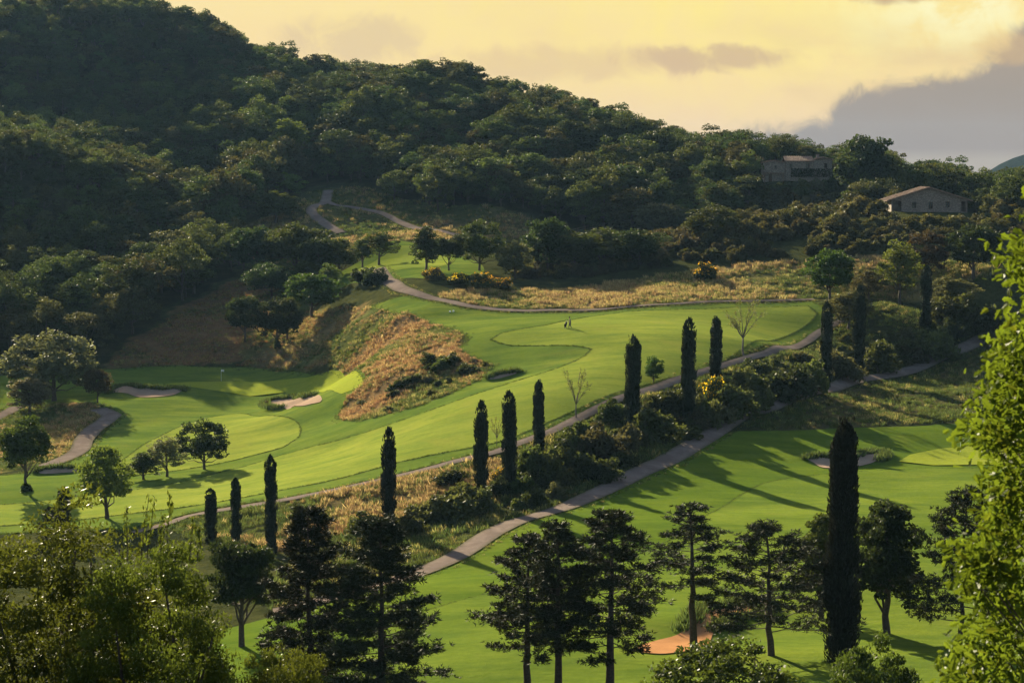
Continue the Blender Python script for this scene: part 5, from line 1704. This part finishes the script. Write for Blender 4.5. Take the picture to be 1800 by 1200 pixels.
for y0, y1, z0, z1 in ((yb0, yb1, zb0, zb1), (9.0, yb1, zb0, zb1)):
    v = np.array([(B0 + 0.25, y0, z0), (B1 - 0.1, y0, z0), (B1 - 0.1, y1, z1), (B0 + 0.25, y1, z1)])
    v = np.concatenate([v, v + np.array([0, 0, 0.16])])
    rb.add(v, np.array([[0, 3, 2, 1], [4, 5, 6, 7], [0, 1, 5, 4], [2, 3, 7, 6], [1, 2, 6, 5], [0, 4, 7, 3]]))
    x = B0 + 0.45
    while x < B1 - 0.2:
        rb.tube(np.array([(x, y0, z0 + 0.16), (x, y1, z1 + 0.16)]), [0.11, 0.11], 6); x += 0.45
rbo = mesh_obj('roof', rb.mesh('roof', M['tile']), hs1)
ch = Geo(); ch.box((C0 + 0.9, 4.0, 42 * m1), (C0 + 1.6, 4.7, 49.5 * m1)); ch.box((C0 + 0.78, 3.88, 49.5 * m1 + 0.002), (C0 + 1.72, 4.82, 50.6 * m1))
mesh_obj('chimney', ch.mesh('chimney', M['stone']), rbo)
for h_, y_ in [(hA[0], 0.0), (hB[0], 0.7), (hB[1], 0.7), (hC[0], 0.15)]:
    add_window(hs1, *h_, y_)
add_window(hs1, *hA[1], 0.0, door=True)
cn = Geo(); cn.box((A0 - 0.1, -1.1, 17 * m1), (A1, -0.01, 17 * m1 + 0.14))
for x in (A0 + 0.1, A1 - 0.4):
    cn.box((x, -1.05, 0), (x + 0.18, -0.87, 17 * m1 - 0.002))
mesh_obj('porch', cn.mesh('porch', M['tile']), hs1)
dp = Geo(); dp.tube(np.array([(B0 + 0.35, 0.6, 0), (B0 + 0.35, 0.6, 37 * m1)]), [0.06, 0.06], 6); mesh_obj('downpipe', dp.mesh('downpipe', M['wood']), hs1)
iv = Geo(); r_ = np.random.default_rng(4); k = 1500
pv = np.c_[r_.uniform(B0 + 1.8, C1, k), 0.62 - r_.random(k) * 0.9, 11 * m1 + r_.random(k) * 14.5 * m1]
iv.add(*leaf_quads(r_, pv, rand_dirs(r_, k), 0.34, 0.24, r_.random(k)))
iv_o = mesh_obj('ivy', iv.mesh('ivy', M['leaf']), hs1); iv_o.color = DARK
tw = Geo(); zt = 0.0
tw.box((-17.0, 1.0, -1.6), (A0 - 0.3, 1.5, 0.15)); tw.box((-17.1, 0.92, 0.152), (A0 - 0.3, 1.58, 0.30))
two = tag(mesh_obj('terrace_wall', tw.mesh('terrace_wall', M['render_white'])), 'low pale terrace wall running out from the farmhouse', 'wall'); two.location = (ux, D1, uz)
pg = tag(empty('pergola', (ux - 13.6, D1 + 3.0, uz)), 'vine-covered garden pergola on the terrace of the farmhouse', 'pergola')
for x in (-2.6, 0, 2.6):
    for y in (0, 2.4):
        g = Geo(); g.box((x - 0.09, y - 0.09, -1.5), (x + 0.09, y + 0.09, 2.3)); mesh_obj('post', g.mesh('post', M['wood']), pg)
g = Geo()
for y in (0, 2.4):
    g.box((-3.0, y - 0.08, 2.302), (3.0, y + 0.08, 2.48))
mesh_obj('beam', g.mesh('beam', M['wood']), pg)
g = Geo(); k = 500
pv = np.c_[r_.uniform(-3.1, 3.1, k), r_.uniform(-0.3, 2.7, k), 2.45 + r_.random(k) * 0.35]
g.add(*leaf_quads(r_, pv, rand_dirs(r_, k), 0.36, 0.26, r_.random(k))); q = mesh_obj('vine', g.mesh('vine', M['leaf']), pg); q.color = OAK

# ------------------------------------------------------------------ golfer, trolley, flags, fence
M['cloth_grey'] = plain('grey_cloth', (0.16, 0.16, 0.17), 0.9, 20, 0.15)
M['cloth_dark'] = plain('dark_trousers', (0.05, 0.05, 0.06), 0.9, 20, 0.15)
M['skin'] = plain('skin', (0.42, 0.26, 0.18), 0.6, 10, 0.08)
M['hair'] = plain('dark_cap', (0.03, 0.028, 0.028), 0.9, 20, 0.2)
M['black'] = plain('black_fabric', (0.02, 0.02, 0.022), 0.7, 10, 0.2)
M['metal'] = plain('grey_metal', (0.35, 0.35, 0.36), 0.4, 5, 0.1, 0, 0.5, 0.8)
M['white'] = plain('white_paint', (0.8, 0.8, 0.78), 0.5, 5, 0.04)
M['cupflag'] = plain('pale_flag', (0.72, 0.70, 0.66), 0.8, 5, 0.06)


def skin_mesh(name, joints, bones, mat, parent, sub=2):
    me = bpy.data.meshes.new(name)
    keys = list(joints); ix = {k: i for i, k in enumerate(keys)}
    me.from_pydata([joints[k][0] for k in keys], [(ix[a], ix[b]) for a, b in bones], [])
    o = mesh_obj(name, me, parent)
    md = o.modifiers.new('skin', 'SKIN')
    for k in keys:
        r = joints[k][1]
        me.skin_vertices[0].data[ix[k]].radius = (r, r) if not isinstance(r, tuple) else r
    me.skin_vertices[0].data[0].use_root = True
    md.use_smooth_shade = True
    s = o.modifiers.new('subdivision', 'SUBSURF'); s.levels = sub; s.render_levels = sub
    me.materials.append(mat)
    return o


gp = hit(1002, 577)
golfer = tag(empty('person', gp - Vector((0, 0, 0.02)), 0.0), 'golfer in a grey jacket and dark cap walking a trolley across the fairway', 'person')
# facing -X (towards the trolley), mid-stride
J = {'pelvis': ((0, 0, 0.95), 0.14), 'waist': ((0.0, 0, 1.10), 0.13), 'chest': ((-0.03, 0, 1.33), (0.17, 0.13)), 'neck': ((-0.05, 0, 1.50), 0.06), 'head0': ((-0.065, 0, 1.60), 0.085), 'head1': ((-0.07, 0, 1.70), 0.095), 'head2': ((-0.065, 0, 1.77), 0.06),
     'nose': ((-0.17, 0, 1.655), 0.018)}
B = [('pelvis', 'waist'), ('waist', 'chest'), ('chest', 'neck'), ('neck', 'head0'), ('head0', 'head1'), ('head1', 'head2'), ('head1', 'nose')]
for s, nm, fwd in ((1, 'l', -0.20), (-1, 'r', 0.22)):
    J['hip' + nm] = ((0, 0.10 * s, 0.88), 0.10); J['knee' + nm] = ((fwd * 0.45 - 0.05, 0.10 * s, 0.50), 0.068); J['ankle' + nm] = ((fwd, 0.10 * s, 0.09), 0.045); J['toe' + nm] = ((fwd - 0.17, 0.11 * s, 0.04), 0.035)
    B += [('pelvis', 'hip' + nm), ('hip' + nm, 'knee' + nm), ('knee' + nm, 'ankle' + nm), ('ankle' + nm, 'toe' + nm)]
    J['sh' + nm] = ((-0.03, 0.19 * s, 1.42), 0.065)
    if s == 1:
        J['el' + nm] = ((-0.08, 0.25, 1.15), 0.05); J['wr' + nm] = ((-0.33, 0.22, 1.05), 0.032)
    else:
        J['el' + nm] = ((0.10, -0.26, 1.15), 0.05); J['wr' + nm] = ((0.02, -0.27, 0.92), 0.032)
    wv = np.array(J['wr' + nm][0]); dv = unit(wv - np.array(J['el' + nm][0]))
    pm = wv + dv * 0.07; J['pm' + nm] = (tuple(pm), 0.034)
    B += [('chest', 'sh' + nm), ('sh' + nm, 'el' + nm), ('el' + nm, 'wr' + nm), ('wr' + nm, 'pm' + nm)]
    for f in range(4):
        o_f = np.array([0, (f - 1.5) * 0.019, 0])
        J[f'f{f}a' + nm] = (tuple(pm + dv * 0.045 + o_f), 0.009); J[f'f{f}b' + nm] = (tuple(pm + dv * (0.075 - 0.006 * abs(f - 1.3)) + o_f + np.array([0, 0, -0.025])), 0.008)
        B += [('pm' + nm, f'f{f}a' + nm), (f'f{f}a' + nm, f'f{f}b' + nm)]
    J['th' + nm] = (tuple(wv + dv * 0.06 + np.array([-0.02, -0.045 * s, -0.01])), 0.010); B.append(('wr' + nm, 'th' + nm))
skin_mesh('body', J, B, M['skin'], golfer)
jk = {k: (J[k][0], (tuple(r * 1.16 for r in J[k][1]) if isinstance(J[k][1], tuple) else J[k][1] * 1.18)) for k in ('pelvis', 'waist', 'chest', 'shl', 'ell', 'wrl', 'shr', 'elr', 'wrr')}
skin_mesh('jacket', jk, [('pelvis', 'waist'), ('waist', 'chest'), ('chest', 'shl'), ('shl', 'ell'), ('ell', 'wrl'), ('chest', 'shr'), ('shr', 'elr'), ('elr', 'wrr')], M['cloth_grey'], golfer)
tr_ = {k: (J[k][0], J[k][1] * 1.14) for k in ('pelvis', 'hipl', 'kneel', 'anklel', 'hipr', 'kneer', 'ankler')}
skin_mesh('trousers', tr_, [('pelvis', 'hipl'), ('hipl', 'kneel'), ('kneel', 'anklel'), ('pelvis', 'hipr'), ('hipr', 'kneer'), ('kneer', 'ankler')], M['cloth_dark'], golfer)
cp_ = {'a': ((-0.06, 0, 1.735), 0.105), 'b': ((-0.055, 0, 1.80), 0.07), 'c': ((-0.20, 0, 1.725), 0.03)}
skin_mesh('cap', cp_, [('a', 'b'), ('a', 'c')], M['hair'], golfer)
for s in ('l', 'r'):
    a = np.array(J['ankle' + s][0]); b = np.array(J['toe' + s][0])
    skin_mesh('shoe', {'a': (tuple(a + [0.04, 0, -0.04]), 0.05), 'b': (tuple(b + [-0.01, 0, 0]), 0.043)}, [('a', 'b')], M['white'], golfer, 1)

tl = hit(998, 577)
cart = tag(empty('golf_trolley', Vector((gp.x - 0.62, gp.y + 0.12, float(H(gp.x - 0.62, gp.y + 0.12)))), 0.0), 'black golf bag on a two-wheeled trolley pushed by the golfer', 'trolley')
g = Geo(); g.tube(np.array([(-0.12, 0, 0.22), (-0.05, 0, 0.55), (0.06, 0, 1.02)]), [0.13, 0.15, 0.16], 10); bag = mesh_obj('bag', g.mesh('bag', M['black'], True), cart)
g = Geo(); g.box((-0.30, -0.11, 0.35), (-0.17, 0.11, 0.72)); mesh_obj('pocket', g.mesh('pocket', M['black']), bag)
for i in range(6):
    g = Geo(); a = i * 1.05; p0 = np.array([0.06 + 0.07 * math.cos(a), 0.07 * math.sin(a), 0.98]); p1 = p0 + np.array([0.05 + 0.02 * math.cos(a), 0.03 * math.sin(a), 0.22 + 0.03 * (i % 3)])
    g.tube(np.array([p0, p1]), [0.008, 0.008], 5); g.box(p1 - [0.05, 0.02, 0.02], p1 + [0.02, 0.02, 0.04]); mesh_obj('golf_club', g.mesh('golf_club', M['metal']), bag)
g = Geo(); g.tube(np.array([(-0.18, 0, 0.14), (0.05, 0, 0.75), (0.22, 0, 1.04), (0.28, 0.1, 1.05)]), [0.018] * 4, 6); g.tube(np.array([(-0.12, -0.28, 0.16), (-0.12, 0.28, 0.16)]), [0.014] * 2, 6); mesh_obj('frame', g.mesh('frame', M['metal']), cart)
ang = np.linspace(0, 2 * np.pi, 17)
for s in (-1, 1):
    g = Geo(); g.tube(np.c_[-0.12 + 0.14 * np.cos(ang), np.full(17, 0.29 * s), 0.15 + 0.14 * np.sin(ang)], [0.022] * 17, 6)
    wh_ = mesh_obj('wheel', g.mesh('wheel', M['black'], True), cart)
    g = Geo()
    for a in range(5):
        g.tube(np.array([(-0.12, 0.29 * s, 0.15), (-0.12 + 0.13 * math.cos(a * 1.2566), 0.29 * s, 0.15 + 0.13 * math.sin(a * 1.2566))]), [0.008] * 2, 4)
    mesh_obj('spokes', g.mesh('spokes', M['metal']), wh_)


def flagstick(px, by, label, h=2.15):
    p = hit(px, by)
    o = tag(empty('flagstick', p), label, 'flag')
    g = Geo(); g.tube(np.array([(0, 0, -0.1), (0, 0, h)]), [0.028, 0.02], 6); mesh_obj('pole', g.mesh('pole', M['white']), o)
    g = Geo(); xs = np.linspace(0.02, 0.52, 9)
    v = np.array([(x, 0.05 * math.sin(x * 9), h - 0.03 - 0.05 * x - dz) for dz in (0, 0.36) for x in xs])
    v = np.concatenate([v, v + [0, 0.012, 0]])
    f = [[i, i + 1, 9 + i + 1, 9 + i] for i in range(8)] + [[18 + 9 + i, 18 + 9 + i + 1, 18 + i + 1, 18 + i] for i in range(8)]
    g.add(v, np.array(f)); mesh_obj('flag', g.mesh('flag', M['cupflag']), o)


flagstick(389, 670, 'white flag on its stick on the valley green')
flagstick(1688, 796, 'white flag on its stick on the lower green', 1.9)
for px, py in ((791, 549), (797, 548)):
    p = hit(px, py)
    g = Geo(); g.tube(np.array([(0, 0, -0.02), (0, 0, 0.10), (0, 0, 0.24), (0, 0, 0.30)]), [0.14, 0.17, 0.15, 0.05], 10)
    o = tag(mesh_obj('tee_marker', g.mesh('tee_marker', M['white'], True)), 'small white tee marker on the mown turf near the far path', 'tee marker', 'tee markers'); o.location = p
pa = [hit(x, y) for x, y in ((1003, 412), (1016, 409), (1029, 406), (1042, 404), (1054, 402))]
fo = tag(empty('post_fence', pa[0]), 'rustic post-and-rail fence at the edge of the hollow', 'fence')
for i, p in enumerate(pa):
    q = p - pa[0]; g = Geo(); g.tube(np.array([(q.x, q.y, q.z - 0.3), (q.x, q.y, q.z + 1.25)]), [0.09, 0.08], 6); mesh_obj('post', g.mesh('post', M['wood']), fo)
    if i:
        b = pa[i - 1] - pa[0]
        for z in (0.55, 1.05):
            g = Geo(); g.tube(np.array([(b.x, b.y, b.z + z), (q.x, q.y, q.z + z)]), [0.055, 0.055], 6); mesh_obj('rail', g.mesh('rail', M['wood']), fo)

# ------------------------------------------------------------------ foreground foliage
FG = [broadleaf(201, 9.5, 6.6, 0.06, 420, 230, 0.125, 0.13, 0.0, up=0.0, lobe=0.45, leafmat='leaf_glossy', limbs=26, aspect=0.34), broadleaf(202, 9.5, 6.0, 0.06, 400, 220, 0.125, 0.13, 0.05, up=0.0, lobe=0.45, leafmat='leaf_glossy', limbs=26, aspect=0.34)]
FGC = (0.062, 0.080, 0.016, 1)
near_tree('evergreen_oak', FG[0], (9.5, 6.6), 95, 912, 46, 560, FGC, 'big glossy olive-green evergreen oak beside the twig-topped one', 'tree', 0.3)
near_tree('evergreen_oak', FG[1], (9.5, 6.0), 262, 940, 43, 370, FGC, 'glossy evergreen oak with twigs rising above its crown', 'tree', 1.9)
near_tree('evergreen_oak', FG[1], (9.5, 6.0), 500, 1125, 39, 250, FGC, 'low glossy evergreen oak in front of the drooping pines', 'tree', 4.0)
# upright shoots above the crown
sg = Geo(); lg_ = Geo(); r_ = np.random.default_rng(8)
for px, ty in ((262, 868), (272, 872), (298, 866), (222, 888), (285, 905), (340, 915), (352, 925)):
    a = np.array(P(px - 6 + r_.normal() * 5, 985, 43.5)); b = np.array(P(px, ty, 43.5 + r_.normal() * 0.5))
    pth = limb_path(r_, a, b, 6, -0.02); sg.tube(pth, np.linspace(0.012, 0.004, 6), 4)
    k = 60; q = r_.uniform(0.25, 1, k)
    pos = np.c_[[np.interp(q, np.linspace(0, 1, 6), pth[:, j]) for j in range(3)]].T + r_.normal(size=(k, 3)) * 0.04
    L = 0.13 * r_.uniform(0.6, 1.2, k)
    lg_.add(*leaf_quads(r_, pos, r_.normal(size=(k, 3)) * 0.5 + [0, 0, 1], L, L * 0.36, r_.random(k)))
_fgp = [o for o in bpy.data.objects if o.name.startswith('evergreen_oak') and o.type == 'EMPTY'][1]
so = mesh_obj('shoots', sg.mesh('shoots', M['bark'])); lo = mesh_obj('shoot_leaves', lg_.mesh('shoot_leaves', M['leaf_glossy'])); lo.color = FGC
bpy.context.view_layer.update()
for q in (so, lo):
    q.parent = _fgp; q.matrix_parent_inverse = _fgp.matrix_world.inverted()


def lobed_leaf():
    """an oak-like leaf lying along +X, slightly cupped, one unit long"""
    pr = [(0.0, 0.02), (0.18, 0.13), (0.30, 0.10), (0.45, 0.26), (0.58, 0.18), (0.75, 0.27), (0.88, 0.14), (1.0, 0.0)]
    v = [(x, 0, -0.05 * math.sin(x * 3)) for x, _ in pr]
    v += [(x, y, 0.25 * y) for x, y in pr[:-1]] + [(x, -y, 0.25 * y) for x, y in pr[:-1]]
    n_ = len(pr); f = []
    for i in range(n_ - 2):
        f.append([i, i + 1, n_ + i + 1, n_ + i]); f.append([i + 1, i, 2 * n_ - 1 + i, 2 * n_ - 1 + i + 1])
    t3 = [[n_ - 2, n_ - 1, n_ + n_ - 2], [n_ - 1, n_ - 2, 2 * n_ - 1 + n_ - 2]]
    return np.array(v), np.array(f), np.array(t3)


LV, LF4, LF3 = lobed_leaf()
rt = np.random.default_rng(17)
DR = 17.0
edge_y = [300, 350, 400, 450, 500, 560, 590, 620, 660, 700, 750, 800, 860, 900, 950, 1000, 1050, 1100, 1140, 1200, 1300]
edge_x = [1825, 1795, 1790, 1790, 1788, 1772, 1752, 1712, 1698, 1708, 1684, 1700, 1724, 1732, 1705, 1692, 1722, 1716, 1672, 1640, 1640]
nsp = 340
spy = rt.uniform(330, 1290, nsp)
ragged = (vnoise(spy / 55.0, np.zeros(nsp), 21) - 0.5) * 70 + (vnoise(spy / 19.0, np.zeros(nsp), 22) - 0.5) * 40
spx = np.interp(spy, edge_y, edge_x) + 26 + ragged + np.abs(rt.normal(size=nsp)) * 90
spd = DR + rt.uniform(-0.9, 1.3, nsp)
cen = np.array([P(a, b, c) for a, b, c in zip(spx, spy, spd)])
per = 30
k = np.repeat(np.arange(nsp), per)
lp_ = cen[k] + rt.normal(size=(len(k), 3)) * np.array([0.10, 0.16, 0.085])
lsz = 0.10 * rt.uniform(0.55, 1.25, len(k))
ldir = unit(rt.normal(size=(len(k), 3)) + np.array([-0.5, -0.2, -0.1])); lup = unit(np.cross(ldir, np.cross(rt.normal(size=(len(k), 3)) * 0.6 + np.array([-0.2, -0.6, 0.6]), ldir)))
lsd = np.cross(lup, ldir)
R3 = np.stack([ldir, lsd, lup], -1)                        # columns
fgx = (1840 - 900) / F_PX * DR
foot = Vector((fgx + 1.2, DR, float(H(fgx + 1.2, DR)) - 0.2))
ftree = tag(empty('oak_sapling', foot), 'bright lime-green sunlit oak with large lobed leaves', 'tree')
lpx, lpy = to_px(lp_[:, 0], lp_[:, 1], lp_[:, 2])
vis_ = np.nonzero((lpx > 0) & (lpx < 1795) & (lpy > 340) & (lpy < 1195))[0]
front_l = vis_[np.argsort(lp_[vis_, 1] - 6 * lsz[vis_])][:300]
isf = np.zeros(len(k), bool); isf[front_l] = True
lvar = np.clip(0.4 * rt.random(nsp)[k] + 0.6 * rt.random(len(k)), 0, 1)
oth = np.nonzero(~isf)[0]
VV = (lp_[oth, None] + np.einsum('nij,vj->nvi', R3[oth] * lsz[oth, None, None], LV)) - np.array(foot)
offs = (np.arange(len(oth)) * len(LV))[:, None, None]
fo_me = np_mesh('foliage', VV.reshape(-1, 3), [(LF4[None] + offs).reshape(-1, 4), (LF3[None] + offs).reshape(-1, 3)], M['leaf_bright'], False, {'var': np.repeat(lvar[oth], len(LV))})
LIMEC = (0.074, 0.108, 0.014, 1)
ff = mesh_obj('foliage', fo_me, ftree); ff.color = LIMEC; ff['kind'] = 'stuff'
leafs = [np_mesh('leaf', LV, [LF4, LF3], M['leaf_bright'], False, {'var': np.full(len(LV), q)}) for q in (0.2, 0.4, 0.6, 0.85)]
from mathutils import Matrix
for i in front_l:
    o = bpy.data.objects.new('leaf', leafs[int(lvar[i] * 3.99)]); COL.objects.link(o); o.parent = ftree; o.color = LIMEC
    m4 = Matrix.Identity(4)
    for a in range(3):
        for b in range(3):
            m4[a][b] = float(R3[i, a, b] * lsz[i])
        m4[a][3] = float(lp_[i, a] - foot[a])
    o.matrix_local = m4
tg = Geo()
fv = np.array(foot)
tp_ = limb_path(rt, (0, 0, -0.3), np.array([-0.3, 0.2, 9.0]), 10, 0.02); tg.tube(tp_, np.linspace(0.16, 0.03, 10), 8)
for i in range(0, nsp, 6):
    e = cen[i] - fv
    j = int(np.clip((e[2] - 0.8) / 9.0 * 9, 1, 9))
    tg.tube(limb_path(rt, tp_[j], e, 5, 0.05), np.linspace(0.022, 0.004, 5), 5)
mesh_obj('trunk', tg.mesh('trunk', M['bark'], True), ftree)

# ------------------------------------------------------------------ far mountain and the air
mx_, mz_ = np.meshgrid(np.linspace(-1, 1, 60), np.linspace(-1, 1, 40))
hx = 620 + mx_ * 330; hy = 1650 + mz_ * 260
hz = CZ - 60 + 110 * np.clip(1 - mx_ ** 2, 0, 1) ** 1.1 * np.clip(1 - mz_ ** 2, 0, 1) + (fbm(hx / 60, hy / 60, 3) - 0.5) * 26 * np.clip(1 - np.maximum(abs(mx_), abs(mz_)), 0, 1)
i_ = np.arange(60 * 40).reshape(40, 60)
hme = np_mesh('mountain', np.c_[hx.ravel(), hy.ravel(), hz.ravel()], np.stack([i_[:-1, :-1], i_[:-1, 1:], i_[1:, 1:], i_[1:, :-1]], -1).reshape(-1, 4), None, True, {'Col': np.tile(np.array([[0.022, 0.032, 0.034, 1]]), (2400, 1))})
hme.materials.append(M['ground'])
tag(mesh_obj('mountain', hme), kind='structure')

HAZE = 0.000034
hm = bpy.data.materials.new('haze_air'); hm.use_nodes = True
t = NT(hm.node_tree); out = t.n('ShaderNodeOutputMaterial'); pv_ = t.n('ShaderNodeVolumePrincipled')
pv_.inputs['Color'].default_value = (0.36, 0.62, 1.0, 1)
pv_.inputs['Density'].default_value = HAZE
pv_.inputs['Anisotropy'].default_value = 0.2
t.l(pv_.outputs[0], out.inputs['Volume'])
g = Geo(); g.box((-2450, -850, float(fz.min()) - 1), (2450, 3050, float(fz.max()) + 16))
hz_o = tag(mesh_obj('haze', g.mesh('haze', hm)), 'faint bluish air filling the valley', 'haze', kind='stuff')
